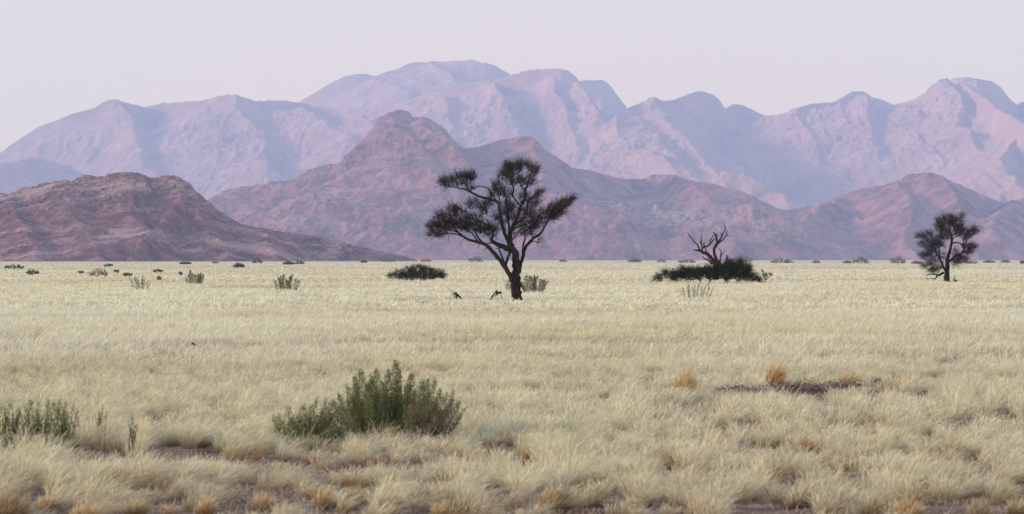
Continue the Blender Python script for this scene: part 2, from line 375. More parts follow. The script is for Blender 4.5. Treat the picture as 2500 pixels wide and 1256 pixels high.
def grass_mid(X, Y, H):
    X, Y, H = X/1.42, Y/1.42, H/1.42
    s = fbm(X/120+H/60, Y/300+H/40, 4, 95); l = fbm(X/400, Y/400, 3, 96)
    band = np.exp(-((Y-4350)/60)**2)*np.clip((X-30)/60, 0, 1)*np.clip((420-X)/120, 0, 1)
    return np.clip(0.06+(s-0.5)*0.9+(l-0.5)*0.6+band*0.30, 0, 1)

def mountains():
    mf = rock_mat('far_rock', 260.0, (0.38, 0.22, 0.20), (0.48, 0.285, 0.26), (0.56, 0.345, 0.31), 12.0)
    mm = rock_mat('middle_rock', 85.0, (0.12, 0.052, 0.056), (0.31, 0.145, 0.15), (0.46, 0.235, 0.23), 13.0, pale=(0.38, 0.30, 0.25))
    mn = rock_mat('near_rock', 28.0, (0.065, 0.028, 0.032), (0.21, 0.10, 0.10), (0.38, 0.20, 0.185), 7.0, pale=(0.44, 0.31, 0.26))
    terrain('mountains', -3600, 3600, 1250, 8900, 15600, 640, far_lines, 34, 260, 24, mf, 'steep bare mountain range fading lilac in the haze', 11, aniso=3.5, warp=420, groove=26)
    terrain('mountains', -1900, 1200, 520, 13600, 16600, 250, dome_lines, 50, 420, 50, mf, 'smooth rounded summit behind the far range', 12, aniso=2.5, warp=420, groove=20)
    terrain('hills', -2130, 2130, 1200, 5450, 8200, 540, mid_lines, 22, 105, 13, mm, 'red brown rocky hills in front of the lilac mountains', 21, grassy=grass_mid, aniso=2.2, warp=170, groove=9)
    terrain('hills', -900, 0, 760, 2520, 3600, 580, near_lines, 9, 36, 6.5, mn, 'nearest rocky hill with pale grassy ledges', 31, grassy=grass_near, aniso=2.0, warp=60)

# ------------------------------------------------------------------ grass
# worn or bare places: (u, v, half width px, half height px, strength)
BARE = [(420,1200,110,22,.9),(640,1205,90,20,.85),(800,1225,70,18,.8),(1120,1240,90,16,.8),(1800,1248,90,12,.7),(2300,1248,100,12,.7),(280,1110,90,18,.55),(1730,1130,70,16,.6),(2420,1150,70,16,.6),(1060,1160,90,18,.6),(80,1190,70,18,.8),(240,1215,60,14,.8),(1530,1215,70,14,.8),(1240,1205,70,14,.8),(2080,1240,80,12,.8),(2440,1215,60,14,.8),(1900,1150,60,14,.7),(620,1185,230,40,.85),(380,1185,80,30,.6),(1960,945,220,14,1.1),(745,1095,90,18,.8),(1180,1075,60,22,.6),(1000,1100,90,14,.6),
        (1940,1085,60,22,.8),(2190,1088,75,16,.8),(2310,1110,60,14,.6),(2000,1256,400,10,.6),(700,1256,400,10,.6),(20,1240,60,40,.8),
        (1380,1240,110,30,.8),(1250,1240,60,20,.6),(1560,1110,60,14,.5),(440,1010,90,12,.45),(2050,1180,60,14,.5),(1610,1180,50,16,.5),
        (890,1110,280,26,.9),(1700,965,140,12,.5)]
STRAW = [(620,765,150,7,1.2),(80,738,110,4,.8),(40,805,50,8,.8),(1900,733,150,4,.7),(2420,727,60,4,.7),(250,900,330,16,.6),(1000,880,240,20,.6),(640,920,80,14,.6),
         (1050,910,60,20,.6),(1560,860,60,14,.5),(2180,862,60,10,.8),(2050,930,160,14,1.),(1420,880,200,20,.5),(520,1010,160,30,.5),(1150,1060,200,30,.5)]
O, Bn, G_ = (0.36, 0.18, 0.06), (0.19, 0.11, 0.055), (0.45, 0.30, 0.12)
St = (0.58, 0.45, 0.22)
TUFTS = [
 (1668,966,66,80,'orange tuft standing alone left of the dark worn strip',(0.40,0.24,0.09),St,.35),
 (1885,950,48,84,'brightest orange tuft rising at the dark worn strip',(0.40,0.19,0.055),(0.55,0.36,0.14),.45),
 (2068,942,70,44,'small golden tuft at the right part of the dark worn strip',G_,St,.4),
 (2200,948,70,38,'small golden tuft at the right end of the dark worn strip',G_,St,.4),
 (1965,1096,70,50,'rusty brown tuft below the dark worn strip, left of the wide one',O,St,.3),
 (2188,1082,104,46,'wide brown tuft with a mauve bare patch below it at right',Bn,St,.3),
 (2320,1108,90,50,'brown tuft right of and below the wide brown tuft',Bn,(0.45,0.34,0.17),.3),
 (2214,1262,84,66,'orange tuft at the bottom edge right of the round brown one',O,St,.2),
 (2128,1260,72,62,'round brown tuft at the bottom edge left of the orange one',Bn,(0.40,0.30,0.18),.2),
 (2390,1262,70,64,'rightmost dark brown tuft at the bottom edge',(0.16,0.095,0.05),(0.40,0.30,0.18),.2),
 (1350,1250,104,80,'large dark brown tuft at the bottom edge near the middle',(0.15,0.085,0.045),(0.46,0.33,0.17),.4),
 (1436,1232,70,60,'dark tuft touching the right side of the large dark brown tuft',(0.17,0.11,0.06),(0.5,0.4,0.22),.4),
 (1228,1072,70,42,'orange brown tuft just right of the foreground shrubs',O,St,.3),
 (1290,1110,60,40,'thin brown tuft below right of the tuft beside the foreground shrubs',G_,St,.4),
 (1945,1232,74,50,'tangled pale brown tuft above the bottom edge left of the round one',(0.26,0.17,0.10),(0.5,0.42,0.28),.3),
 (1636,1200,60,34,'small brown tuft low in the middle right grass',(0.24,0.16,0.09),(0.5,0.42,0.26),.3),
 (18,1262,110,96,'very dark brown tuft in the bottom left corner',(0.12,0.065,0.035),(0.42,0.28,0.13),.3),
 (428,1160,56,34,'small orange tuft above the grey bare patch at lower left',O,St,.4),
 (785,1240,50,66,'upright orange brown tuft right of the grey bare patch',(0.30,0.17,0.07),St,.3),
 (865,1236,80,60,'brown tuft between the upright orange brown tuft and the middle',Bn,St,.35),
 (1120,1262,90,60,'dark tuft at the bottom edge left of the large dark brown one',(0.15,0.095,0.055),(0.42,0.32,0.2),.3),
 (1075,1262,60,50,'golden tuft at the bottom edge below the purplish shrub',G_,St,.4),
 (205,1262,100,54,'straw coloured tuft leaning right at the bottom left',G_,St,.6),
 (2010,1130,60,44,'straw tuft with dark roots right of the rusty brown tuft',Bn,(0.6,0.5,0.27),.3),
 (1605,1135,70,44,'straw tuft with dark roots in the middle right grass',Bn,(0.6,0.5,0.27),.4),
]
TUFTS += [
 (1300,1188,60,40,'small brown tuft above the large dark brown tuft',Bn,(0.5,0.40,0.22),.3),
 (1540,1250,60,46,'brown tuft at the bottom edge right of the dark pair',Bn,(0.5,0.40,0.22),.3),
 (1700,1262,70,60,'dark rooted tuft at the bottom edge midway to the round brown one',(0.16,0.10,0.05),(0.5,0.40,0.22),.3),
 (1850,1190,70,44,'flat brown tuft left of the tangled pale brown tuft',(0.22,0.14,0.08),(0.52,0.43,0.26),.4),
 (2060,1205,56,40,'small dark tuft above the round brown tuft',(0.17,0.105,0.055),(0.5,0.40,0.24),.3),
 (2300,1190,80,46,'brown fan shaped tuft in the lower right grass',(0.22,0.135,0.07),(0.55,0.45,0.26),.35),
 (2450,1175,70,46,'brown tuft near the right edge of the lower grass',(0.2,0.125,0.065),(0.55,0.45,0.26),.35),
 (2478,1256,60,60,'brown tuft in the bottom right corner',(0.2,0.12,0.06),(0.5,0.38,0.2),.3),
 (1440,1112,56,36,'little rusty tuft right of the thin brown tuft',O,St,.35),
 (1760,1075,60,36,'faint brown tuft left of the rusty brown tuft',(0.3,0.2,0.11),St,.35),
 (640,1246,70,56,'brown tuft in the grey bare patch at lower left',Bn,St,.3),
 (500,1250,60,50,'rusty tuft at the left part of the grey bare patch',O,St,.3),
 (330,1252,80,56,'brown tuft at the bottom edge left of the grey bare patch',Bn,St,.35),
 (955,1252,70,56,'dark brown tuft at the bottom edge left of the golden tuft',(0.16,0.1,0.055),(0.5,0.38,0.2),.3),
 (110,1235,70,50,'orange brown tuft beside the very dark corner tuft',O,St,.4),
 (2020,1262,60,56,'dark tuft at the bottom edge between the brown tufts',(0.16,0.10,0.055),(0.46,0.35,0.2),.25),
]
BARE += [(t[0]+2, t[1]+6, t[2]*0.55, 8, 0.95) for t in TUFTS]

def ellsum(x, y, L, hg):
    s = np.zeros(len(x))
    for u, v, a, b, k in L:
        D = (EYE-hg)*F/(v-V0); X = (u-1250)/F*D
        rx = a/F*D; ry = max(b*D*D/(F*(EYE-hg)), 0.045*D if L is BARE else 0.3); D = D-(0.04*D if L is BARE else 0)
        s = np.maximum(s, k*np.exp(-(((x-X)/rx)**2+((y-D)/ry)**2)**1.5))
    return s

def blades(x, y, z, h, lx, ly, w, yaw, cols, ts, wp, curve):
    """ribbons: arrays over blades; cols = list of (n,3) colours per level"""
    n = len(x); S_ = len(ts); V = np.empty((n, S_*2-1, 3), np.float32); Cc = np.empty((n, S_*2-1, 3), np.float32)
    cx, cy = np.cos(yaw), np.sin(yaw)
    for k, t in enumerate(ts):
        tt = t**curve
        px_, py_ = x+lx*tt, y+ly*tt
        pz = z+h*t*(1-0.35*tt*np.clip(np.hypot(lx, ly)/h, 0, 1.4))
        ww = w*wp[k]*0.5
        if k < S_-1:
            V[:, 2*k, 0] = px_-cx*ww; V[:, 2*k, 1] = py_-cy*ww; V[:, 2*k, 2] = pz
            V[:, 2*k+1, 0] = px_+cx*ww; V[:, 2*k+1, 1] = py_+cy*ww; V[:, 2*k+1, 2] = pz
            Cc[:, 2*k] = cols[k]; Cc[:, 2*k+1] = cols[k]
        else:
            V[:, 2*k] = np.stack([px_, py_, pz], 1); Cc[:, 2*k] = cols[k]
    base = (np.arange(n)*(S_*2-1))[:, None]
    q = []
    for k in range(S_-2): q.append(base+np.array([2*k, 2*k+1, 2*k+3, 2*k+2]))
    quads = np.concatenate(q) if q else np.zeros((0, 4), int)
    tris = base+np.array([2*(S_-2), 2*(S_-2)+1, 2*(S_-1)])
    return V.reshape(-1, 3), quads, tris, Cc.reshape(-1, 3)

CREAM = np.array([0.77, 0.785, 0.56]); WHITE = np.array([0.83, 0.86, 0.69]); STRAWC = np.array([0.68, 0.65, 0.40])
ORANGE = np.array([0.36, 0.20, 0.075]); BROWN = np.array([0.17, 0.105, 0.06]); MAUVE = np.array([0.34, 0.285, 0.215])

def lerp(a, b, f): return a+(b-a)*np.asarray(f)[:, None]

def grass_zone(y0, y1, ntuft, k, w, hmul, near, seed):
    r = np.random.default_rng(seed)
    # uniform in area over the visible fan (with a margin), stratified by distance
    u = r.random(ntuft); y = np.sqrt(y0*y0+u*(y1*y1-y0*y0))
    x = (r.random(ntuft)*2-1)*(0.2083*y*1.12+6.5)
    dens = fbm(x/2.3, y/3.0, 3, 101); big = fbm(x/9, y/14, 3, 102); huge = fbm(x/40, y/60, 3, 103)
    bare = ellsum(x, y, BARE, 0.12); straw = np.clip(ellsum(x, y, STRAW, 0.2)+np.clip((big-0.55)*3.0, 0, 1)*0.55+np.clip((huge-0.48)*3, 0, .55), 0, 1.2)
    streak = np.clip((fbm(x/16, y/9, 4, 111)-0.60)*6, 0, 0.5)*np.clip((y-36)/20, 0, 1); bare = np.maximum(bare, streak)
    nearf = np.clip((37-y)/12, 0, 1)
    thin = np.clip((dens-0.47)*5, 0, 1)*(0.22+0.9*nearf)
    verge = np.clip((20.9-y+0.9*fbm(x/1.3, x*0+3, 2, 107))/1.6, 0, 1)
    keep = r.random(ntuft) > np.clip(np.maximum(np.maximum(bare*1.0, thin), verge*0.8), 0, 0.97)
    x, y, bare, straw, dens, big = (a[keep] for a in (x, y, bare, straw, dens, big)); nearf = nearf[keep]
    nt_ = len(x); verge = verge[keep]
    hh = (0.10+0.30*fbm(x/1.7, y/2.4, 3, 104)+0.16*r.random(nt_))*hmul*(1-0.5*np.clip(bare, 0, 1))*(1-0.15*np.clip(straw, 0, 1))*(1-0.45*verge)
    tr = 0.05+0.11*r.random(nt_)**1.5
    ot = np.clip((r.random(nt_)-0.80)*7, 0, 1)*(0.15+0.7*nearf)      # a few orange based tufts
    rep = lambda a: np.repeat(a, k)
    X, Y = rep(x), rep(y); n = len(X)
    an = r.random(n)*2*math.pi; rr = np.sqrt(r.random(n))*rep(tr)*(1 if near else 2.5)
    bx, by = X+np.cos(an)*rr, Y+np.sin(an)*rr*1.0
    h = rep(hh)*(0.35+0.6*r.random(n)+0.45*r.random(n)**6)
    wind = -0.05+1.0*fbm(X/2.5, Y/3.5, 3, 105)
    sp = 0.75*h*r.random(n)
    lx = np.cos(an)*sp+h*wind*(0.3+1.3*r.random(n)); ly = np.sin(an)*sp+h*0.25*(r.random(n)-0.5)
    z = gz(bx, by)
    droop = 1+0.9*r.random(n)**3; lx = lx*droop; h = h*(1.08-0.12*droop)
    yaw = (r.random(n)-0.5)*1.6
    st = np.clip(rep(straw)+0.35*(r.random(n)-0.5), 0, 1); bn = np.clip(rep(bare), 0, 1)
    st = np.clip(st+0.5*np.clip((60-Y)/35, 0, 1), 0, 1)
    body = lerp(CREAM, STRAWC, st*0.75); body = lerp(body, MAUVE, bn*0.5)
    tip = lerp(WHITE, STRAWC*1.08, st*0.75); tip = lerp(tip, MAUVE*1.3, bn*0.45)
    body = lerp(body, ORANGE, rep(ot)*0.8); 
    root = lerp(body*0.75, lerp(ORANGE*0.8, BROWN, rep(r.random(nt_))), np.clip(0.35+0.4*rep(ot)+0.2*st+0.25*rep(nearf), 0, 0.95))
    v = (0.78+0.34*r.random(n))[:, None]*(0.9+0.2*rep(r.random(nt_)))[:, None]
    if near:
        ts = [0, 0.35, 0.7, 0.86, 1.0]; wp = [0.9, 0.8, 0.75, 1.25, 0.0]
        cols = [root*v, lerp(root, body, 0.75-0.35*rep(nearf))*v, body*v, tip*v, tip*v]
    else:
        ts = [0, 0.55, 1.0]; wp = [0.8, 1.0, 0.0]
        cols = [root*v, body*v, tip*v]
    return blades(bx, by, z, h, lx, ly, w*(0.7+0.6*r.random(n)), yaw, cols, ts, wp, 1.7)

def join_mesh(parts):
    Vs, Q, T, Cs = [], [], [], []; off = 0
    for V, q, t, c in parts:
        Vs.append(V); Q.append(q+off); T.append(t+off); Cs.append(c); off += len(V)
    return np.concatenate(Vs), np.concatenate(Q), np.concatenate(T), np.concatenate(Cs)

def grass():
    zones = [(16, 30, 3500, 180, 0.0034, 1.0, True, 1), (30, 50, 6500, 105, 0.0050, 1.0, True, 2),
             (50, 100, 21000, 27, 0.011, 1.0, False, 3), (100, 220, 26000, 13, 0.028, 1.0, False, 4),
             (220, 500, 42000, 4, 0.09, 0.95, False, 5), (500, 1300, 50000, 3, 0.25, 0.9, False, 6), (1300, 4300, 60000, 3, 0.9, 0.7, False, 7)]
    V, Q, T, Cc = join_mesh([grass_zone(*a) for a in zones])
    o = mesh_np('grass', V, [Q, T], M_GRASS, col=Cc)
    tag(o, 'pale feathery dry grass covering the whole plain', kind='stuff')
    # low grey litter of dead stems between the tufts
    r = np.random.default_rng(99); n = 450000
    y = np.sqrt(16**2+r.random(n)*(60**2-16**2)); x = (r.random(n)*2-1)*(0.2083*y*1.12+5)
    b = ellsum(x, y, BARE, 0.05)+0.35*np.clip((fbm(x/2.3, y/3, 3, 101)-0.5)*4, 0, 1)
    kp = r.random(n) < np.clip(b*1.3, 0.03, 1); x, y = x[kp], y[kp]; n = len(x)
    h = 0.03+0.09*r.random(n)**1.5
    an = r.random(n)*6.283; sp = 0.02+0.12*r.random(n)
    c = lerp(np.array([0.20, 0.155, 0.105]), np.array([0.54, 0.47, 0.34]), r.random(n)**1.3)
    c = np.where((r.random(n) < 0.12)[:, None], np.array([0.24, 0.12, 0.08]), c)
    P = blades(x, y, gz(x, y)+0.01*r.random(n), h, np.cos(an)*sp, np.sin(an)*sp, 0.005+0.006*r.random(n), (r.random(n)-0.5)*2.5, [c, c, c*1.1], [0, 0.5, 1], [1, 1, 0], 1.3)
    o = mesh_np('dry_litter', P[0], [P[1], P[2]], M_GRASS, col=P[3])
    tag(o, 'grey litter of dead stems on the bare patches between tufts', kind='stuff')

# ------------------------------------------------------------------ woody plants
def tube_mesh(paths, sides=6, rough=0.0, rng=None):
    Vs, Fs = [], []; off = 0
    for P, rad in paths:
        P = np.asarray(P, float); rad = np.asarray(rad, float); n = len(P)
        T = np.gradient(P, axis=0); T /= np.linalg.norm(T, axis=1)[:, None]+1e-9
        a = np.array([0.31, 0.9, 0.17]); U = np.cross(T, a); U /= np.linalg.norm(U, axis=1)[:, None]+1e-9; W = np.cross(T, U)
        k = sides if rad[0] > 0.02 else 3
        th = np.arange(k)/k*2*math.pi
        rr = rad[:, None]*np.ones((1, k))
        if rough and rng is not None and k > 4: rr = rr*(1+rough*(rng.random((n, k))-0.5)*0.6+rough*0.5*(rng.random((1, k))-0.5))
        ring = P[:, None]+rr[..., None]*(np.cos(th)[None, :, None]*U[:, None]+np.sin(th)[None, :, None]*W[:, None])
        Vs.append(ring.reshape(-1, 3))
        i = (np.arange(n-1)[:, None]*k+np.arange(k)[None]).ravel(); j = (np.arange(n-1)[:, None]*k+((np.arange(k)+1) % k)[None]).ravel()
        Fs.append(np.stack([i, j, j+k, i+k], 1)+off); off += n*k
    return np.concatenate(Vs), np.concatenate(Fs)

def smooth_path(P, rad, n=4, jit=0.0, rng=None):
    """Catmull-Rom through traced points"""
    P = np.asarray(P, float); rad = np.asarray(rad, float)
    Q = np.vstack([2*P[0]-P[1], P, 2*P[-1]-P[-2]]); out, ro = [], []
    for i in range(len(P)-1):
        p0, p1, p2, p3 = Q[i:i+4]
        for t in np.arange(n)/n:
            out.append(0.5*((2*p1)+(-p0+p2)*t+(2*p0-5*p1+4*p2-p3)*t*t+(-p0+3*p1-3*p2+p3)*t**3)); ro.append(rad[i]+(rad[i+1]-rad[i])*t)
    out.append(P[-1]); ro.append(rad[-1]); out = np.array(out); ro = np.array(ro)
    if jit and rng is not None: out[1:-1] += (rng.random(out[1:-1].shape)-0.5)*ro[1:-1, None]*jit
    return out, ro

def grow(nodes, targets, rng, wig=0.25, step=0.35, rtip=0.006, back=0.5):
    """attach targets one after another to the nearest node (favouring nodes nearer the root), return twig paths"""
    nodes = [np.array(p) for p in nodes]; N0 = len(nodes)
    arr = np.array(nodes)
    d0 = np.array([np.min(np.linalg.norm(arr-t, axis=1)) for t in targets])
    order = np.argsort(d0)
    cap = N0+len(targets)*8; A = np.zeros((cap, 3)); A[:N0] = arr; cnt = N0
    parent = [-1]*N0; segs = []
    for ti in order:
        t = targets[ti]
        d = A[:cnt]-t; dd = np.sqrt((d*d).sum(1))+np.maximum(0, d[:, 2])*back     # dislike growing downwards
        j = int(np.argmin(dd)); a = A[j]; L = np.linalg.norm(t-a)
        ns = max(1, min(6, int(L/step)+1)); pts = [j]
        side = rng.normal(size=3)*wig*L
        for s in range(1, ns+1):
            f = s/ns; p = a+(t-a)*f+side*math.sin(math.pi*f)*0.35+(np.array([0, 0, -0.12*L*math.sin(math.pi*f)]))
            if s < ns: p = p+rng.normal(size=3)*0.03*L
            A[cnt] = p; parent.append(pts[-1]); pts.append(cnt); cnt += 1
        segs.append(pts)
    # pipe model radii
    r2 = np.zeros(cnt); kids = np.zeros(cnt, int)
    for i in range(N0, cnt): kids[parent[i]] += 1
    for i in range(cnt-1, N0-1, -1):
        if kids[i] == 0: r2[i] = rtip**2.3
        r2[parent[i]] += r2[i]
    rad = np.power(np.maximum(r2, rtip**2.3), 1/2.3)
    paths = []
    for pts in segs:
        P = A[pts]; rr = np.array([rad[q] for q in pts]); rr[0] = rr[1] if len(rr) > 1 else rr[0]
        paths.append((P, rr))
    return paths, A[N0:cnt]

def leaves(P, Dv, L, W, cols, rng):
    """elongated leaf quads (folded to a diamond) at P with direction Dv"""
    n = len(P); Dv = Dv/(np.linalg.norm(Dv, axis=1)[:, None]+1e-9)
    s = np.cross(Dv, rng.normal(size=(n, 3))); s /= np.linalg.norm(s, axis=1)[:, None]+1e-9
    a = P; b = P+Dv*L[:, None]*0.5+s*W[:, None]*0.5; c = P+Dv*L[:, None]; d = P+Dv*L[:, None]*0.5-s*W[:, None]*0.5
    V = np.stack([a, b, c, d], 1).reshape(-1, 3)
    return V, np.arange(4*n).reshape(-1, 4), np.repeat(cols, 4, axis=0)

def spray(tips, centre, rng, shoots=5, sl=0.35, per=12, L=0.07, W=0.022, c1=(0.03, 0.035, 0.018), c2=(0.07, 0.07, 0.04), up=0.35, spread=1.0):
    """leafy shoots radiating from twig tips, pointing outwards"""
    n = len(tips); out = tips-centre; out /= np.linalg.norm(out, axis=1)[:, None]+1e-9
    T = np.repeat(tips, shoots, 0); O = np.repeat(out, shoots, 0)
    D_ = O*0.8+rng.normal(size=T.shape)*spread*0.6; D_[:, 2] += up; D_ /= np.linalg.norm(D_, axis=1)[:, None]
    SL = sl*(0.5+0.8*rng.random(len(T)))
    P0 = np.repeat(T, per, 0); DD = np.repeat(D_, per, 0); LL = np.repeat(SL, per)
    f = rng.random(len(P0)); P = P0+DD*(LL*f)[:, None]+rng.normal(size=P0.shape)*0.012
    DV = DD+rng.normal(size=P.shape)*0.7
    tone = np.repeat(rng.random(n), shoots*per)*0.6+rng.random(len(P))*0.4
    cols = lerp(np.array(c1), np.array(c2), tone)
    V, Fq, Cc = leaves(P, DV, L*(0.6+0.8*rng.random(len(P))), W*(0.7+0.6*rng.random(len(P))), cols, rng)
    shoot_paths = [(np.array([T[i], T[i]+D_[i]*SL[i]*0.9]), np.array([0.005, 0.002])) for i in range(len(T))]
    return V, Fq, Cc, shoot_paths

def ell_points(ells, conv, rng, depth=0.7, n_per=None):
    """ells: (u,v,ru,rv,count,dy) in photo px -> world targets"""
    out = []
    for e in ells:
        u, v, ru, rv, cnt, dy = e
        c = conv(u, v, dy)
        for _ in range(cnt):
            while True:
                p = rng.uniform(-1, 1, 3); q = np.linalg.norm(p)
                if 0.25 < q < 1: break
            out.append(c+np.array([p[0]*ru, p[1]*(ru+rv)*0.5*depth, p[2]*rv])*conv.s)
    return np.array(out)

class Conv:
    """photo px -> world, relative to the thing's base point"""
    def __init__(s_, u0, v0, D):
        s_.D = D; s_.s = D/F; s_.base = px(u0, v0, D); s_.base[2] = 0.0
        s_.loc = s_.base.copy()
    def __call__(s_, u, v, dy=0.0):
        D = s_.D
        p = px(u, v, D)-s_.base
        p[1] += dy; p[0] += (u-1250)/F*dy; p[2] += (V0-v)/F*dy
        return p

def traced(limbs, conv, zf, rng, jit=0.25, n=4, fat=0.45):
    paths = []
    for L in limbs:
        P = []; rad = []
        for (a, b, wd, dy) in L:
            u, v = zf(a, b); P.append(conv(u, v, dy)); rad.append(wd*fat/zf.k*conv.s)
        paths.append(smooth_path(P, rad, n, jit, rng))
    return paths

def make_zf(u0, v0, k):
    def zf(a, b): return u0+a/k, v0+b/k
    zf.k = k
    return zf

def main_tree():
    rng = np.random.default_rng(3)
    D = depth_of(728); cv = Conv(1262, 728, D)
    o = empty('thorn_tree', tuple(cv.loc), 'large flat-crowned thorn tree with forked dark trunk standing alone on the grass', 'tree')
    zf = make_zf(1000, 360, 3.141)
    limbs = [
     [(826,1215,88,0),(826,1150,76,0),(816,1080,74,0),(812,1010,76,0),(815,940,66,0),(815,870,66,0),(806,810,60,0),(780,765,58,0),(762,720,52,0),(764,680,44,0)],
     [(800,1150,40,-.15),(795,1060,44,-.15),(782,1010,42,-.2),(752,950,38,-.3),(722,905,38,-.4),(680,850,34,-.5),(632,795,32,-.6),(585,750,30,-.7),(530,730,26,-.7),(470,715,23,-.7),(420,690,20,-.6),(375,655,16,-.5),(335,610,12,-.4),(300,560,8,-.3)],
     [(735,925,26,-.35),(742,880,26,-.2),(760,830,26,-.1),(770,780,28,0)],
     [(728,890,18,-.4),(708,840,16,-.2),(690,790,13,0),(680,760,10,.2)],
     [(838,960,40,.1),(850,900,34,.2),(868,850,30,.3),(880,790,28,.4),(905,745,26,.5),(950,700,24,.6),(1000,665,20,.6),(1028,625,17,.6),(1050,580,14,.5),(1100,530,11,.5),(1150,480,8,.4),(1210,430,5,.4)],
     [(868,840,22,.3),(868,790,18,.1),(872,740,17,0),(885,700,14,-.2),(880,660,10,-.3)],
     [(775,775,60,0),(735,768,52,.0),(695,755,42,-.1),(655,730,34,-.2),(625,708,26,-.3),(640,680,20,-.4),(635,630,16,-.5),(610,590,12,-.5)],
     [(764,700,48,0),(772,650,40,.1),(795,605,38,.1),(815,555,36,.2),(835,500,30,.2),(855,450,28,.2),(880,400,26,.3),(888,360,25,.3),(888,325,22,.3),(908,290,14,.3),(915,240,10,.3),(940,190,7,.3)],
     [(888,330,16,.3),(860,300,12,.2),(840,250,9,.1),(835,200,7,0),(820,170,5,0)],
     [(752,710,32,0),(728,660,30,-.1),(712,600,28,-.2),(700,540,28,-.2),(690,480,26,-.3),(682,430,25,-.3),(660,410,22,-.3),(600,392,19,-.4),(550,382,20,-.4),(510,365,18,-.5),(470,345,18,-.5),(430,325,15,-.5),(380,315,10,-.5),(330,300,7,-.5)],
     [(682,440,14,-.3),(650,385,11,-.2),(620,335,10,-.1),(580,305,9,0),(530,300,8,.1),(480,320,7,.1)],
     [(690,430,12,-.3),(688,380,10,-.2),(670,320,8,-.1),(640,270,6,0)],
     [(765,690,22,.1),(765,620,20,.4),(752,540,18,.6),(752,480,16,.6),(745,420,14,.6),(735,370,11,.6),(725,330,8,.6)],
     [(755,520,12,.6),(765,460,11,.6),(768,400,9,.6),(745,350,7,.5)],
     [(840,440,16,.2),(810,400,14,.1),(790,365,13,0),(798,325,12,0),(785,290,9,-.1)],
     [(800,600,20,.2),(850,560,17,.5),(890,520,15,.7),(905,470,13,.8),(905,420,10,.8),(950,370,7,.8),(1000,345,5,.8)],
     [(770,660,18,0),(800,630,14,-.3),(850,600,12,-.5),(900,590,9,-.6),(960,560,7,-.6)],
     [(575,745,20,-.7),(530,700,18,-.5),(505,650,14,-.4),(480,600,11,-.2),(455,540,10,-.1),(425,475,7,0)],
     [(540,660,14,-.4),(545,600,10,-.2),(530,540,9,0),(560,510,7,.1)],
     [(520,720,13,-.7),(480,660,11,-.9),(440,640,9,-1.),(400,600,8,-1.1),(350,560,6,-1.2)],
     [(420,690,12,-.6),(360,668,11,-.5),(300,660,10,-.3),(240,670,7,-.2),(190,680,5,-.1)],
     [(375,655,10,-.5),(330,640,8,-.7),(270,620,7,-.8),(210,600,5,-.9),(160,585,3,-.9)],
     [(640,790,10,-.6),(600,770,6,-.7),(560,800,3,-.8)],
     [(540,735,8,-.7),(530,760,5,-.7),(515,780,3,-.7)],
     [(650,735,12,-.2),(600,735,8,-.3),(560,745,6,-.4)],
     [(905,745,14,.5),(950,720,9,.7),(990,735,5,.8)],
     [(950,700,14,.6),(930,640,11,.8),(950,590,9,.9),(990,540,7,.9),(1030,490,5,.8)],
     [(770,720,16,.0),(810,690,10,.2),(840,640,8,.3),(880,610,6,.4)],
     [(850,1040,14,-.2),(862,1070,13,-.3),(878,1100,8,-.35),(882,1116,3,-.35)],
     [(420,695,5,-.6),(400,720,4,-.7),(380,745,3,-.8)],[(300,670,5,-.3),(298,700,4,-.3),(295,740,2,-.3)],
     [(690,780,8,0),(670,775,6,-.1),(655,780,3,-.2)],
    ]
    T = traced(limbs, cv, zf, rng, 0.28)
    V, Fq = tube_mesh(T, 9, 0.5, rng)
    mesh_np('trunk', V, [Fq], M_BARK, o, smooth=True)
    nodes = np.concatenate([P[len(P)//3:] for P, r in T[1:] if r[0] > 0.02])
    E = [ # zoom px ellipses of the crown: (a,b,ra,rb,count,dy)
     (400,255,85,45,70,-.5),(290,280,55,38,42,-.4),(480,235,45,35,30,-.4),(470,320,50,18,14,-.4),
     (790,170,85,42,80,.1),(730,225,60,40,45,-.1),(860,150,60,30,30,.2),(940,190,45,50,40,.4),(900,270,70,40,40,.3),(790,270,70,35,36,0),
     (680,320,60,45,40,0),(740,370,60,30,24,.3),(650,370,40,30,14,.2),
     (280,540,80,45,60,-.8),(320,600,90,45,75,-.7),(200,600,60,30,40,-.8),(220,660,75,35,50,-.4),(380,500,50,40,32,-.5),(340,480,60,35,20,-.5),
     (420,590,80,60,60,-.6),(500,560,70,60,40,-.2),(560,610,70,55,55,-.2),(500,440,60,40,26,.1),(590,480,60,50,32,.3),(620,440,50,35,20,.3),(620,640,50,50,38,-.4),(470,620,70,35,24,-.9),
     (700,560,70,80,45,.7),(780,520,80,70,50,.8),(740,460,60,40,30,.7),(660,640,40,50,20,.2),
     (870,580,80,60,55,.2),(900,500,70,50,42,.7),(940,420,60,45,40,.8),(990,360,36,22,18,.8),(870,400,40,40,20,.6),
     (960,580,70,60,58,.7),(1030,520,75,50,65,.6),(1110,470,75,40,60,.5),(1180,430,60,32,40,.4),(1235,400,28,16,14,.4),(1090,540,50,30,26,.5),(900,650,60,35,26,.5),(830,660,40,30,16,.2),
     (980,720,20,14,6,.8),(1160,510,40,25,14,.4)]
    ells = [(zf(a, b)+(ra/zf.k, rb/zf.k, c, dy)) for a, b, ra, rb, c, dy in E]
    tg = ell_points([(a, b, c*1.05, d*1.0, e, f) for a, b, c, d, e, f in ells], cv, rng, 0.9)
    tw, _ = grow(nodes, tg, rng, wig=0.3, step=0.3, rtip=0.007)
    ctr = cv(1225, 560)
    V, Fq, Cc, sh = spray(tg, ctr, rng, shoots=6, sl=0.42, per=8, L=0.07, W=0.0095, c1=(0.020, 0.022, 0.012), c2=(0.085, 0.080, 0.048), up=0.4)
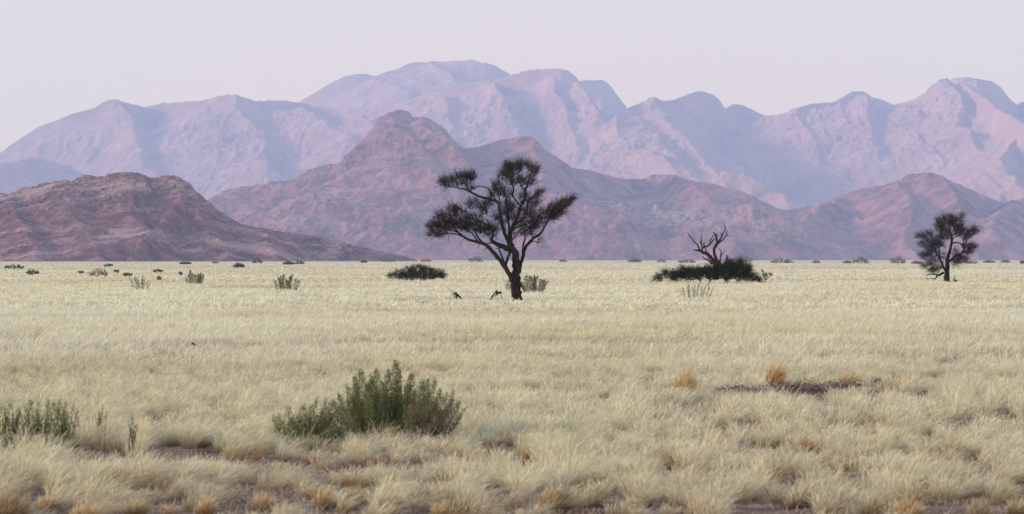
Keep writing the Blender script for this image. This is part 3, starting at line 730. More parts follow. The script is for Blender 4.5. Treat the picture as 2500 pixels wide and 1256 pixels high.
    Vt, Ft = tube_mesh(tw+sh, 5, 0, rng)
    mesh_np('twigs', Vt, [Ft], M_BARK, o)
    mesh_np('foliage', V, [Fq], M_LEAF, o, col=Cc)

def right_tree():
    rng = np.random.default_rng(13)
    D = depth_of(683); cv = Conv(2310, 683, D)
    o = empty('thorn_tree', tuple(cv.loc), 'smaller bushy thorn tree with short thick trunk at the right', 'tree')
    zf = make_zf(2220, 510, 6.61)
    limbs = [
     [(600,1190,125,0),(600,1130,112,0),(605,1050,104,0),(608,980,98,0),(612,910,90,0),(615,840,80,0),(630,760,66,0),(655,680,56,0),(672,600,48,0),(688,520,44,0),(685,460,40,0),(665,380,26,0),(650,300,18,0),(640,220,10,0)],
     [(590,1000,60,0),(550,940,46,-.4),(520,870,40,-.8),(480,790,34,-1.2),(440,710,30,-1.4),(400,630,26,-1.4),(350,560,20,-1.4),(270,490,15,-1.3),(190,440,10,-1.2),(110,410,5,-1.)],
     [(480,790,20,-1.2),(490,690,16,-.8),(480,600,12,-.6),(470,520,8,-.4)],
     [(400,630,14,-1.4),(370,520,12,-1.2),(330,410,9,-1.),(290,330,5,-.8)],
     [(640,860,46,.2),(700,800,38,.5),(760,760,32,.7),(830,720,28,.9),(880,660,26,1.),(890,590,22,1.),(930,510,18,1.),(1000,430,14,1.),(1080,330,8,1.)],
     [(690,560,30,0),(740,545,26,-.2),(790,548,26,-.4),(840,580,22,-.6),(880,650,18,-.5)],
     [(860,700,20,.9),(930,690,15,1.1),(1000,650,11,1.2),(1110,595,6,1.3)],
     [(685,450,26,0),(740,400,20,.4),(780,330,16,.6),(810,230,12,.7),(850,120,7,.7),(890,75,3,.7)],
     [(670,420,24,0),(600,370,18,-.5),(530,320,14,-.8),(450,270,10,-1.),(390,240,5,-1.)],
     [(690,480,18,0),(760,450,14,.5),(840,430,10,.9)],
     [(550,1030,44,-.3),(510,1060,40,-.5),(470,1075,34,-.7),(430,1060,24,-.8),(370,1055,18,-.9),(310,1065,14,-1.),(250,1090,6,-1.)],
     [(455,1075,28,-.7),(440,1100,28,-.7),(415,1130,24,-.8),(350,1130,12,-.9),(265,1132,8,-1.)],
     [(560,960,24,-.3),(500,930,16,-.6),(430,910,12,-.8),(370,940,9,-.9)],
    ]
    T = traced(limbs, cv, zf, rng, 0.25)
    V, Fq = tube_mesh(T, 9, 0.4, rng); mesh_np('trunk', V, [Fq], M_BARK, o, smooth=True)
    nodes = np.concatenate([P[len(P)//3:] for P, r in T[1:10]]+[T[0][0][-14:], T[12][0]])
    E = [(640,200,160,80,70,0),(540,250,130,80,60,-.4),(760,250,120,100,60,.4),(650,330,190,80,80,0),(480,340,90,60,26,-.4),(800,370,110,70,44,.4),(840,140,50,50,14,.6),(560,420,100,50,26,-.2),(800,440,80,40,24,.3),
         (330,470,90,90,44,-1.1),(200,450,90,40,26,-1.),(440,560,100,110,64,-.8),(260,580,110,60,36,-1.1),(540,600,50,50,16,-.5),(400,720,110,100,50,-1.),(270,760,110,50,40,-1.),(380,860,130,60,50,-.8),(390,980,70,50,34,-.8),(470,940,60,50,20,-.6),
         (980,410,100,70,50,.9),(1070,350,50,50,18,1.),(900,480,70,60,30,.9),(980,620,110,60,54,1.1),(920,700,100,40,34,1.),(760,790,90,70,46,.6),(720,860,70,50,26,.4),(860,600,50,60,20,.8),(840,780,60,40,14,.8),(250,920,70,30,16,-1.),(540,800,70,90,30,-.9),(720,700,60,60,18,.5),(330,640,80,60,26,-1.1),(620,470,120,60,30,-.3),(900,820,60,50,14,.9),(500,480,70,60,20,-.6)]
    ells = [(zf(a, b)+(ra/zf.k, rb/zf.k, c, dy)) for a, b, ra, rb, c, dy in E]
    tg = ell_points([(a, b, c, d, int(e*1.0), f) for a, b, c, d, e, f in ells], cv, rng, 1.0)
    tw, _ = grow(nodes, tg, rng, 0.25, 0.35, 0.008)
    V, Fq, Cc, sh = spray(tg, cv(2310, 620), rng, shoots=6, sl=0.65, per=8, L=0.11, W=0.013, c1=(0.020, 0.021, 0.014), c2=(0.075, 0.068, 0.045), up=0.3, spread=0.8)
    Vt, Ft = tube_mesh(tw+sh, 5, 0, rng); mesh_np('twigs', Vt, [Ft], M_BARK, o)
    mesh_np('foliage', V, [Fq], M_LEAF, o, col=Cc)

def bush(name, u, v, wd, ht, label, group, n=120, c1=(0.02, 0.022, 0.015), c2=(0.06, 0.062, 0.04), lumps=5, seed=0, flat=0.0, depthf=0.7, leafk=1.0, D=None, ells=None, shoots=4, per=9, cat='bush', reach=1.0):
    """rounded bush: stems from the base reaching into several lumps, leafy shoots"""
    rng = np.random.default_rng(seed+500)
    D = D or depth_of(v); cv = Conv(u, v, D); s = cv.s
    hg = 0.28/s if v > 650 else 0
    o = empty(name, tuple(cv.loc), label, cat, group)
    if ells is None:
        ells = []
        for i in range(lumps):
            f = (i+0.5)/lumps*2-1; f += rng.uniform(-.1, .1)
            hh = ht*(1-0.55*abs(f)**1.6)*rng.uniform(0.8, 1.05)
            ells.append((u+f*wd*0.38, v-hh*0.42, wd*0.5/lumps*1.5, hh*0.56, max(4, n//lumps), rng.uniform(-.3, .3)*wd*s))
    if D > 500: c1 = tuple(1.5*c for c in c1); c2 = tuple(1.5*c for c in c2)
    tg = ell_points(ells, cv, rng, depthf)
    tg[:, 2] = np.maximum(tg[:, 2], 0.06)
    nst = 7; nodes = []
    for i in range(nst):
        f = (i/(nst-1)*2-1)*0.6
        nodes.append([f*wd*0.5*s, rng.uniform(-.2, .2)*wd*s, 0.0])
    tw, _ = grow(nodes, tg, rng, 0.2, max(0.25, ht*s*0.25), 0.006*max(1, D/200), back=0.0)
    Vt, Ft = tube_mesh(tw, 5, 0, rng)
    # plant cover scales with its size in the world
    sl = ht*s*0.28*reach; L = max(0.05, 1.1*s*leafk*2.2)
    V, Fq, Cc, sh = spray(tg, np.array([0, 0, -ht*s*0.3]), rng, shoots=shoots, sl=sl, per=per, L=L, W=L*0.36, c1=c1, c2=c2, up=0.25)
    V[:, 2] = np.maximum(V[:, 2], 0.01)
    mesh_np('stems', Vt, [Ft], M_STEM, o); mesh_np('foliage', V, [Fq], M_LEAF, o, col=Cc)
    return o

def plume_shrub(name, u, v, label, group, plumes, seed=0, D=None, c1=(0.05, 0.06, 0.03), c2=(0.13, 0.15, 0.08), dens=1.0, leaf=0.05, fat=1.0, depth=0.35, cat='shrub', side=0):
    """broom-like shrub of upright leafy stems: plumes = (u_base, u_top, v_top, width px, tone)"""
    rng = np.random.default_rng(seed+900)
    D = D or depth_of(v); cv = Conv(u, v, D); s = cv.s
    o = empty(name, tuple(cv.loc), label, cat, group)
    paths = []; Ps = []; Ds = []; Cs = []
    if side:
        extra = []
        for pb, pt, vt, wp, tone in plumes:
            for q in range(side):
                e = rng.uniform(0.7, 1.6)*wp*rng.choice([-1, 1])
                extra.append((pb+e*0.6, pt+e, v-(v-vt)*rng.uniform(0.35, 0.8), wp*0.8, tone))
        plumes = plumes+extra
    W = max(abs(p[0]-u) for p in plumes)*s+0.05
    for pb, pt, vt, wp, tone in plumes:
        dy = rng.uniform(-1, 1)*depth*W
        b = np.array([(pb-u)*s*0.75, dy*0.6, 0.0]); t = cv(pt, vt, 0); t[1] += dy
        m = (b+t)/2+np.array([rng.uniform(-.08, .08)*t[2], 0, 0]); H = t[2]
        P, r = smooth_path([b, m, t], [0.005, 0.0035, 0.002], 4); r = r*max(1, D/170); paths.append((P, r))
        rad = wp*0.5*s*fat
        # side twigs and leaves
        n = int(dens*max(30, 900*H*max(rad*2, 0.05)/max(leaf/0.05, 1)**2*2.2))
        f = 0.12+0.88*rng.random(n)**0.8
        prof = np.clip(np.minimum((f-0.05)/0.35, 1), 0, 1)*np.sqrt(np.clip(1-f, 0, 1))*1.25+0.06
        an = rng.random(n)*6.283; q = np.sqrt(rng.random(n))*prof*rad*(1+0.6*(rng.random(n) < 0.12))
        idx = f*(len(P)-1); i0 = np.minimum(idx.astype(int), len(P)-2); fr = (idx-i0)[:, None]
        c = P[i0]*(1-fr)+P[i0+1]*fr
        pos = c+np.stack([np.cos(an)*q, np.sin(an)*q, rng.normal(size=n)*0.02], 1)
        dv = np.stack([np.cos(an)*0.45, np.sin(an)*0.45, np.full(n, 1.0)], 1)+rng.normal(size=(n, 3))*0.25
        col = lerp(np.array(c1), np.array(c2), np.clip(rng.random(n)*0.55+0.45*rng.random(), 0, 1))
        if tone is not None: col = col*0.35+np.array(tone)*0.65*(0.6+0.8*rng.random(n))[:, None]
        Ps.append(pos); Ds.append(dv); Cs.append(col)
        for k in range(int(5*max(1, H))):
            g = rng.uniform(0.1, 0.75); ii = int(g*(len(P)-1)); a = P[ii]; an_ = rng.uniform(0, 6.28)
            e = a+np.array([math.cos(an_)*rad*0.9, math.sin(an_)*rad*0.9, H*0.22])
            paths.append((np.array([a, (a+e)/2+np.array([0, 0, -0.01]), e]), np.array([0.005, 0.004, 0.002])*max(1, D/170)))
    Pp = np.concatenate(Ps); n = len(Pp)
    V, Fq, Cc = leaves(Pp, np.concatenate(Ds), leaf*(0.6+0.8*rng.random(n)), leaf*0.3*(0.7+0.6*rng.random(n)), np.concatenate(Cs), rng)
    V[:, 2] = np.maximum(V[:, 2], 0.0)
    Vt, Ft = tube_mesh(paths, 5)
    mesh_np('stems', Vt, [Ft], M_STEM, o); mesh_np('foliage', V, [Fq], M_LEAF, o, col=Cc)
    return o

def auto_plumes(u, v, wd, ht, n, seed, irregular=0.35, tone=None):
    r = np.random.default_rng(seed+77); out = []
    for i in range(n):
        f = ((i+0.5)/n*2-1)+r.uniform(-.5, .5)/n
        h = ht*(1-0.45*abs(f)**2)*(1-irregular*r.random())
        out.append((u+f*wd*0.36, u+f*wd*0.46+r.uniform(-.02, .02)*wd, v-h, wd/n*r.uniform(1.1, 1.7), tone))
    return out

def dead_tree():
    rng = np.random.default_rng(23)
    D = depth_of(687); cv = Conv(1750, 687, D)
    o = empty('dead_tree', tuple(cv.loc), 'bare dead tree with twisted dark limbs rising out of a dark bush', 'tree')
    zf = make_zf(1590, 530, 6.281)
    limbs = [
     [(1010,960,70,0),(1000,860,70,0),(1000,780,72,0),(985,720,62,0),(955,670,54,-.1),(910,620,48,-.2),(860,570,46,-.3),(800,550,40,-.4),(760,520,34,-.4),(735,485,22,-.4),(715,440,18,-.4),(670,390,16,-.4),(630,340,15,-.4),(590,295,11,-.4),(565,250,8,-.4),(550,220,4,-.4)],
     [(765,525,22,-.4),(720,512,26,-.5),(680,510,20,-.6),(648,500,14,-.6)],
     [(740,500,14,-.5),(720,475,9,-.5),(700,462,5,-.5)],
     [(775,530,26,-.4),(785,480,22,-.3),(820,460,24,-.2),(865,450,22,-.1),(905,410,20,0),(940,370,16,0),(970,335,12,.1)],
     [(900,410,16,0),(905,360,14,0),(935,310,13,-.1),(965,270,10,-.1)],
     [(782,490,20,-.3),(775,440,17,-.3),(765,380,14,-.3),(765,320,12,-.3),(782,262,6,-.3)],
     [(775,430,12,-.3),(755,395,10,-.4),(745,365,8,-.4)],
     [(820,460,16,-.2),(808,425,16,-.2),(815,390,12,-.2)],
     [(860,570,24,-.3),(840,520,16,-.2),(828,480,12,-.1)],
     [(880,590,12,-.2),(885,555,9,-.2),(882,525,4,-.2)],
     [(1020,760,50,0),(1010,680,42,.1),(985,610,38,.2),(965,550,34,.2),(965,490,34,.2),(990,445,34,.2),(1020,400,34,.2),(1055,350,24,.2),(1080,300,18,.2),(1110,240,15,.2),(1132,190,13,.2),(1128,130,9,.2),(1105,90,4,.2)],
     [(1030,400,20,.2),(1090,360,18,.3),(1130,310,16,.4),(1160,270,13,.4),(1150,220,10,.4),(1168,200,4,.4)],
     [(1010,400,30,.2),(1005,350,26,.1),(990,300,26,0),(985,270,22,0),(965,245,14,0),(940,240,6,0)],
     [(990,300,12,0),(1010,270,9,.1),(1020,255,4,.1)],
     [(1080,290,10,.2),(1068,255,9,.2),(1055,235,4,.2)],
     [(1045,720,26,.1),(1058,640,18,.1),(1065,580,15,.1),(1075,540,13,.1),(1060,505,10,.1),(1010,470,7,.1)],
     [(1068,595,12,.1),(1105,560,9,.2),(1130,515,6,.3),(1140,490,3,.3)],
     [(930,720,34,-.1),(895,680,26,-.2),(855,660,18,-.3),(810,635,16,-.4),(778,605,10,-.4)],
     [(872,670,14,-.3),(868,620,10,-.3)],
     [(1150,720,40,.2),(1155,650,30,.2),(1165,620,24,.2),(1150,575,6,.2)],
    ]
    T = traced(limbs, cv, zf, rng, 0.35, fat=0.6)
    V, Fq = tube_mesh(T[:1]+T[10:11], 8, 0.5, rng); mesh_np('trunk', V, [Fq], M_DEAD, o, smooth=True)
    V, Fq = tube_mesh(T[1:10]+T[11:], 7, 0.4, rng); mesh_np('limbs', V, [Fq], M_DEAD, o, smooth=True)
    # the dark bush sprawled round it
    E = [(130,900,60,50,30,0),(240,860,40,55,34,.1),(370,880,90,70,90,0),(500,840,80,75,100,.2),(620,850,90,80,120,0),(740,850,80,75,110,-.2),(860,830,80,75,90,.2),(900,860,80,80,90,-.4),
         (1010,800,90,120,130,.5),(1120,830,100,130,170,0),(1230,800,90,120,160,.3),(1330,810,110,130,200,0),(1450,840,80,100,110,0),(1180,720,70,60,60,0),(1360,700,70,50,50,.2),(1560,900,55,50,40,0),(1620,940,50,35,24,0),(60,945,30,15,6,0),(1480,770,50,50,20,0)]
    ells = [(zf(a, b+32)+(ra/zf.k, (rb+16)/zf.k, int(c*(1.0 if a > 900 else 1.15)), dy-.6)) for a, b, ra, rb, c, dy in E]
    bush('spreading_bush', 1730, 687, 240, 40, 'wide dark green bush spreading round the foot of the dead tree', None, ells=ells, D=D-0.6, c1=(0.013, 0.018, 0.012), c2=(0.048, 0.056, 0.036), depthf=0.9, seed=4, shoots=6, per=9, leafk=0.9, reach=1.25)
    E = [(1740,900,40,40,16,0),(1820,895,30,25,8,0),(1700,850,25,25,5,0),(1760,950,35,20,8,0)]
    ells = [(zf(a, b)+(ra/zf.k, rb/zf.k, c, dy)) for a, b, ra, rb, c, dy in E]
    bush('small_bush', 1868, 688, 36, 22, 'small open twiggy bush at the right end of the wide dark bush', None, ells=ells, D=D-1.2, c1=(0.02, 0.024, 0.014), c2=(0.06, 0.065, 0.04), seed=5, shoots=3, per=7, leafk=1.0)

def stumps():
    rng = np.random.default_rng(31)
    D = depth_of(729); zf = make_zf(1080, 690, 15.625)
    cv = Conv(1118, 729, D)
    o = empty('fallen_log', tuple(cv.loc), 'broken dark log with a long thin stick pointing up left in the grass', 'log', 'dead wood beside the large tree')
    T = traced([[(760,640,50,.1),(640,540,95,0),(560,470,130,0),(500,410,115,0),(470,390,60,0)],[(540,620,40,.1),(470,530,50,.05),(420,470,35,0),(370,435,18,0)],[(560,600,70,.1),(520,500,70,.05),(450,430,60,0),(420,430,20,0)]], cv, zf, rng, 0.4, 3)
    T = [(P, r*0.8) for P, r in T]
    V, Fq = tube_mesh(T, 7, 0.8, rng); mesh_np('log', V, [Fq], M_DEAD, o)
    T = traced([[(500,400,26,0),(350,310,22,-.1),(200,220,16,-.2),(140,180,8,-.2)]], cv, zf, rng, 0.2, 3)
    V, Fq = tube_mesh(T, 6); mesh_np('stick', V, [Fq], M_DEAD, o)
    cv = Conv(1212, 729, D)
    o = empty('broken_stump', tuple(cv.loc), 'arched broken stump with splayed dark pieces left of the tree trunk', 'stump', 'dead wood beside the large tree')
    T = traced([[(1800,680,30,0),(1900,540,55,0),(1980,430,60,0),(2060,340,70,0),(2110,300,60,0)],[(2050,350,70,0),(2100,400,110,0),(2150,400,80,0),(2220,390,75,0),(2260,380,50,0)],
                [(2100,400,70,0),(2020,500,45,0.1),(1990,570,25,0.1)],[(2090,440,50,0),(2080,500,30,0),(2090,550,14,0)],[(2110,440,30,0),(2120,500,14,0)],[(2235,390,50,0),(2240,470,26,0),(2250,560,22,0),(2265,640,18,0)],[(1990,430,40,.1),(1900,600,30,.15),(1850,660,20,.15)]], cv, zf, rng, 0.4, 3)
    V, Fq = tube_mesh(T, 7, 0.8, rng); mesh_np('stump', V, [Fq], M_DEAD, o)

def body_mesh(pts, rads, flat=1.0):
    P, r = smooth_path(pts, rads, 4); V, Fq = tube_mesh([(P, r)], 10)
    return V, Fq

def birds():
    # small bird perched on a dry stalk
    D = 46.0; b = px(473, 844, D)
    st = np.array([b[0]-0.02, D, 0.0])
    o = empty('dry_stalk', tuple(st), 'thin dry stalk standing above the grass with a small bird on it', 'stalk')
    V, Fq = tube_mesh([smooth_path([[0, 0, 0], [-0.02, 0, b[2]*0.5], [0.005, 0, b[2]*0.9], [0.02, 0, b[2]-0.004]], [0.005, 0.004, 0.003, 0.003], 4), (np.array([[-0.012, 0, b[2]*0.6], [-0.03, 0, b[2]*0.72]]), np.array([0.003, 0.002]))], 5)
    mesh_np('stem', V, [Fq], bark_mat('dry_stalk', (0.20, 0.16, 0.09), (0.30, 0.24, 0.14), 20), o)
    o = empty('small_bird', tuple(b), 'tiny dark bird perched on a thin stalk in the open grass', 'bird')
    V, Fq = body_mesh([[-0.038, 0, 0.062], [-0.034, 0, 0.055], [-0.022, 0, 0.042], [0.0, 0, 0.024], [0.022, 0, 0.010], [0.034, 0, 0.006]], [0.002, 0.011, 0.015, 0.021, 0.012, 0.004])
    mesh_np('body', V, [Fq], M_BIRD, o, smooth=True)
    V, Fq = tube_mesh([(np.array([[0.022, 0, 0.012], [0.06, 0, 0.006]]), np.array([0.008, 0.005]))], 5); mesh_np('tail', V, [Fq], M_BIRD, o)
    V, Fq = tube_mesh([(np.array([[-0.036, 0, 0.062], [-0.052, 0, 0.060]]), np.array([0.004, 0.001]))], 5); mesh_np('beak', V, [Fq], M_BIRD, o)
    for s in (-1, 1):
        V, Fq = tube_mesh([(np.array([[0.002, s*0.006, 0.012], [0.002, s*0.006, 0.0]]), np.array([0.002, 0.0015]))], 4); mesh_np('leg', V, [Fq], M_BIRD, o)
    # tall long-necked bird standing beside the right hand tree
    D = depth_of(684)-1; b = px(2331, 684, D); s = D/F; b[2] = 0
    o = empty('long_necked_bird', tuple(b), 'long-necked dark bird standing in the grass right of the small tree trunk', 'bird')
    h0 = 0.20
    V, Fq = body_mesh([[0.30, 0, h0+0.0], [0.2, 0, h0+0.02], [0.05, 0, h0+0.04], [-0.06, 0, h0+0.1], [-0.02, 0, h0+0.2], [0.03, 0, h0+0.36], [0.03, 0, h0+0.46], [0.0, 0, h0+0.52], [-0.06, 0, h0+0.53]], [0.02, 0.08, 0.13, 0.09, 0.04, 0.03, 0.03, 0.04, 0.015])
    mesh_np('body', V, [Fq], M_BIRD, o, smooth=True)
    V, Fq = tube_mesh([(np.array([[-0.05, 0, h0+0.53], [-0.15, 0, h0+0.525]]), np.array([0.014, 0.004]))], 5); mesh_np('beak', V, [Fq], M_BIRD, o)
    V, Fq = tube_mesh([(np.array([[0.02, 0, h0+0.53], [0.09, 0, h0+0.56]]), np.array([0.015, 0.004]))], 5); mesh_np('crest', V, [Fq], M_BIRD, o)
    for sd_ in (-1, 1):
        V, Fq = tube_mesh([(np.array([[0.05, sd_*0.05, h0], [0.04, sd_*0.05, 0.15], [0.06, sd_*0.05, 0.0]]), np.array([0.014, 0.010, 0.010]))], 5); mesh_np('leg', V, [Fq], M_BIRD, o)

def tuft(u, v, wd, ht, label, c_in, c_out, seed, n=900, wind=0.35):
    r = np.random.default_rng(seed+40)
    D = (EYE-0.05)*F/(v-V0); s = D/F; b = px(u, v, D)
    rad = wd*0.5*s; H = ht*s
    b[2] = float(gz(np.array([b[0]]), np.array([D]))[0])
    o = bpy.data.objects
    an = r.random(n)*6.283; q = np.sqrt(r.random(n))
    x = np.cos(an)*q*rad*0.55; y = np.sin(an)*q*rad*0.5
    h = H*(0.30+0.55*r.random(n)+0.55*r.random(n)**3)*(1.1-0.35*q)
    lx = np.cos(an)*q*rad*0.55+h*wind*(0.2+1.3*r.random(n))+rad*0.25*r.normal(size=n); ly = np.sin(an)*q*rad*0.6+rad*0.1*r.normal(size=n)
    v_ = (0.7+0.6*r.random(n))[:, None]
    f = np.clip(r.random(n), 0, 1)
    root = lerp(np.array(c_in)*0.85, np.array(c_in), f)*v_; mid = lerp(np.array(c_in), np.array(c_out), 0.2+0.5*f)*v_; tip = lerp(np.array(c_out), CREAM, 0.15+f*0.75)*v_
    V, Q, T, Cc = blades(x, y, np.zeros(n), h, lx, ly, 0.007*(0.7+0.6*r.random(n))*max(1, D/28), (r.random(n)-0.5)*1.8, [root, mid, mid*0.5+tip*0.5, tip], [0, 0.4, 0.75, 1], [0.9, 0.9, 0.8, 0], 1.8)
    ob = mesh_np('grass_tuft', V, [Q, T], M_GRASS, col=Cc); ob.location = b
    tag(ob, label, 'grass tuft', 'darker grass tufts standing out of the pale grass')

def low_dead(u, v, wd, ht, label, seed, n=260):
    rng = np.random.default_rng(seed)
    D = (EYE-0.05)*F/(v-V0); cv = Conv(u, v, D); s = cv.s
    o = empty('dead_shrub', tuple(cv.loc), label, 'dead shrub', 'low grey dead shrubs in the worn strip of grass')
    tg = np.stack([rng.triangular(-.62, rng.uniform(-.2, .2), .62, n)*wd*s, rng.normal(size=n)*0.25, np.abs(rng.normal(size=n))*ht*s*0.42*(0.5+rng.random(n))+0.02], 1)
    nodes = np.stack([np.linspace(-.42, .42, 9)*wd*s, rng.uniform(-.2, .2, 9), np.zeros(9)], 1)
    tw, _ = grow(nodes, tg, rng, 0.4, 0.1, 0.004, back=0)
    V, Fq = tube_mesh(tw, 5); mesh_np('stems', V, [Fq], bark_mat('grey_stems', (0.13, 0.105, 0.095), (0.28, 0.23, 0.20), 30), o)
    V, Fq, Cc, sh = spray(tg, np.array([0, 0, -.1]), rng, shoots=3, sl=0.08, per=6, L=0.035, W=0.014, c1=(0.09, 0.075, 0.07), c2=(0.26, 0.22, 0.19))
    mesh_np('foliage', V, [Fq], M_LEAF, o, col=Cc)

def vegetation():
    G = 'small bushes scattered over the far plain'; GH = 'bushes along the far edge of the plain'; GU = 'upright green shrubs on the middle plain'
    DK = dict(c1=(0.022, 0.023, 0.020), c2=(0.075, 0.075, 0.060)); OL = dict(c1=(0.08, 0.08, 0.04), c2=(0.20, 0.19, 0.10))
    GN = dict(c1=(0.05, 0.065, 0.04), c2=(0.12, 0.14, 0.085)); OR = dict(c1=(0.20, 0.10, 0.04), c2=(0.42, 0.22, 0.09)); BR = dict(c1=(0.11, 0.085, 0.055), c2=(0.23, 0.175, 0.105))
    FT = dict(c1=(0.14, 0.125, 0.09), c2=(0.26, 0.23, 0.16))
    B = [
     (35,656,50,10,DK,G,'long low dark bush at the far left edge of the plain'),
     (79,670,32,12,OL,G,'olive mound of a bush just below the long dark bush at far left'),
     (240,674,50,18,OL,G,'widest olive bush on the left plain, left of the sparse stemmed shrub'),
     (197,667,15,5,FT,G,'faint little bush left of the widest olive bush'),
     (264,651,22,7,GN,G,'small dark green bush behind and right of the widest olive bush'),
     (284,665,16,6,FT,G,'faint little bush right of the widest olive bush'),
     (312,675,22,10,OL,G,'straggly olive bush above left of the sparse stemmed shrub'),
     (386,664,24,7,DK,G,'flat dark bush right of the sparse stemmed shrub'),
     (388,683,10,9,FT,G,'thin faint bush between the sparse stemmed shrub and the leftmost green upright shrub'),
     (441,671,7,6,BR,G,'tiny brown bush at the left of the leftmost green upright shrub'),
     (372,637,20,9,OR,GH,'rusty brown bush against the foot of the nearest hill'),
     (143,637,22,8,OR,GH,'orange bush at the hill foot near the left side'),
     (452,646,28,7,DK,G,'pair of low dark humps behind the leftmost green upright shrub'),
     (525,644,14,5,BR,G,'tiny low bush between two dark bushes left of centre'),
     (583,653,28,10,DK,G,'dome shaped dark bush left of centre, in front of the far edge'),
     (628,644,24,13,DK,G,'dark bush with bare twigs on top at the far edge'),
     (705,647,26,9,DK,G,'left one of two dark humps close together'),
     (732,646,24,9,DK,G,'right one of two dark humps close together'),
     (656,637,24,9,OR,GH,'golden brown bush at the hill foot above the dark twiggy bush'),
     (889,642,12,6,DK,GH,'tiny dark bush at the far edge left of the olive bush'),
     (900,638,14,8,OL,GH,'small olive bush close behind the tiny dark one'),
     (948,640,36,13,OL,GH,'olive bush at the far edge above the big black bush'),
     (1040,640,26,9,OR,GH,'reddish brown bush at the far edge right of the big black bush'),
     (1163,640,34,14,OL,GH,'pointed olive bush at the far edge left of the large tree'),
     (1375,640,16,6,BR,GH,'low brown bush at the far edge right of the large tree'),
     (1550,641,34,10,OL,GH,'olive bush at the far edge left of the dead tree'),
     (1615,641,24,8,OR,GH,'small rusty bush at the far edge just left of the dead tree'),
     (1677,642,50,8,BR,GH,'long low brown bush behind the left limbs of the dead tree'),
     (1812,641,52,17,BR,GH,'tall brown bush behind the right side of the dark spreading bush'),
     (1909,643,54,13,GN,GH,'green domed bush at the far edge right of the dead tree'),
     (1993,643,18,8,FT,GH,'small faint bush right of the green domed bush'),
     (2068,644,20,9,BR,GH,'small brown bush close at the left of a bigger olive one'),
     (2102,644,42,16,OL,GH,'rounded olive bush midway between dead tree and small tree'),
     (2192,644,40,19,GN,GH,'tallest green bush at the far edge left of the small tree'),
     (2238,645,28,9,BR,GH,'low brown bush touching the left side of the small tree'),
     (2360,645,56,14,BR,GH,'brown bush behind the right side of the small tree'),
     (2415,642,30,6,FT,GH,'faint low bush right of the small tree'),
     (2455,642,22,7,BR,GH,'low brown bush near the right edge of the plain'),
     (2498,645,14,9,GN,GH,'dark green bush at the extreme right edge'),
    ]
    for i, (u, v, wd, ht, ck, g, lb) in enumerate(B):
        bush('bush', u, v, wd*1.04, ht, lb, g, n=45 if wd < 25 else 90, lumps=3 if wd < 25 else 4, seed=i, shoots=3, per=6, leafk=0.9, **ck)
    # big black bush left of the tree
    E = [(956,675,10,8,30,0),(975,671,15,12,80,0),(1000,667,18,15,140,.3),(1020,663,20,15,150,0),(1040,666,16,14,130,-.3),(1062,669,16,12,110,0),(1078,672,10,10,60,0),(1015,677,52,8,220,0)]
    bush('black_bush', 1018, 680, 140, 32, 'big low black bush on the plain left of the large tree', None, ells=E, seed=88, c1=(0.014, 0.015, 0.013), c2=(0.060, 0.056, 0.048), shoots=5, per=8, leafk=0.75, depthf=1.0)
    # upright shrubs of the middle distance
    gr = dict(c1=(0.075, 0.09, 0.045), c2=(0.19, 0.20, 0.11))
    plume_shrub('upright_shrub', 476, 690, 'leftmost green upright shrub with a tall spike at its left', GU, [(460,460,672,9,None),(466,465,661,9,None),(472,472,668,8,None),(478,476,672,9,None),(484,484,670,9,None),(490,491,668,10,None),(495,497,673,8,None),(487,488,672,10,None),(456,455,677,6,None)], 1, leaf=0.09, dens=1.5, **gr)
    plume_shrub('upright_shrub', 699, 704, 'green upright shrub with many spikes midway along the left plain', GU, [(672,669,684,8,None),(680,679,678,9,None),(688,686,676,8,None),(694,694,671,9,None),(700,700,684,10,None),(708,708,676,8,None),(713,713,672,9,None),(720,722,682,8,None),(727,731,685,8,None),(684,683,684,10,None),(704,703,688,10,None)], 2, leaf=0.09, dens=1.4, **gr)
    plume_shrub('upright_shrub', 342, 702, 'sparse upright shrub in two clumps on the left plain', GU, [(322,320,682,6,None),(328,327,678,7,None),(333,334,679,7,None),(338,338,690,6,None),(349,348,676,8,None),(354,355,680,6,None),(360,361,686,5,None),(364,366,690,4,None),(345,344,690,6,None)], 3, leaf=0.09, dens=0.9, c1=(0.10, 0.11, 0.07), c2=(0.19, 0.19, 0.12))
    plume_shrub('upright_shrub', 1303, 708, 'grey green upright shrub directly right of the large tree trunk', GU, auto_plumes(1303, 708, 80, 38, 13, 5), 4, leaf=0.075, dens=1.6, D=depth_of(708), c1=(0.09, 0.09, 0.065), c2=(0.18, 0.18, 0.125))
    plume_shrub('upright_shrub', 1243, 704, 'little grey green shrub showing left of the large tree trunk', GU, auto_plumes(1243, 704, 26, 22, 5, 6), 5, leaf=0.08, dens=0.7, c1=(0.10, 0.10, 0.07), c2=(0.18, 0.18, 0.13))
    plume_shrub('upright_shrub', 1698, 722, 'thin brownish upright shrub in front of the dark spreading bush', GU, [(1664,1662,712,3,None),(1668,1667,703,4,None),(1676,1675,700,4,None),(1683,1681,697,5,None),(1690,1690,702,4,None),(1697,1697,697,5,None),(1705,1706,693,5,None),(1712,1713,700,4,None),(1721,1724,698,5,None),(1727,1730,691,4,None),(1738,1744,702,3,None)], 6, leaf=0.06, dens=1.2, c1=(0.14, 0.12, 0.085), c2=(0.24, 0.205, 0.145))
    # foreground shrubs
    c = dict(c1=(0.075, 0.11, 0.04), c2=(0.23, 0.285, 0.12))
    zf = make_zf(600, 860, 4.1667)
    z = lambda a, b, t, wd, tone=None: (zf(a, 0)[0], zf(b, 0)[0], zf(0, t)[1], wd/4.1667, tone)
    OLV = (0.20, 0.185, 0.10); YG = (0.26, 0.23, 0.08)
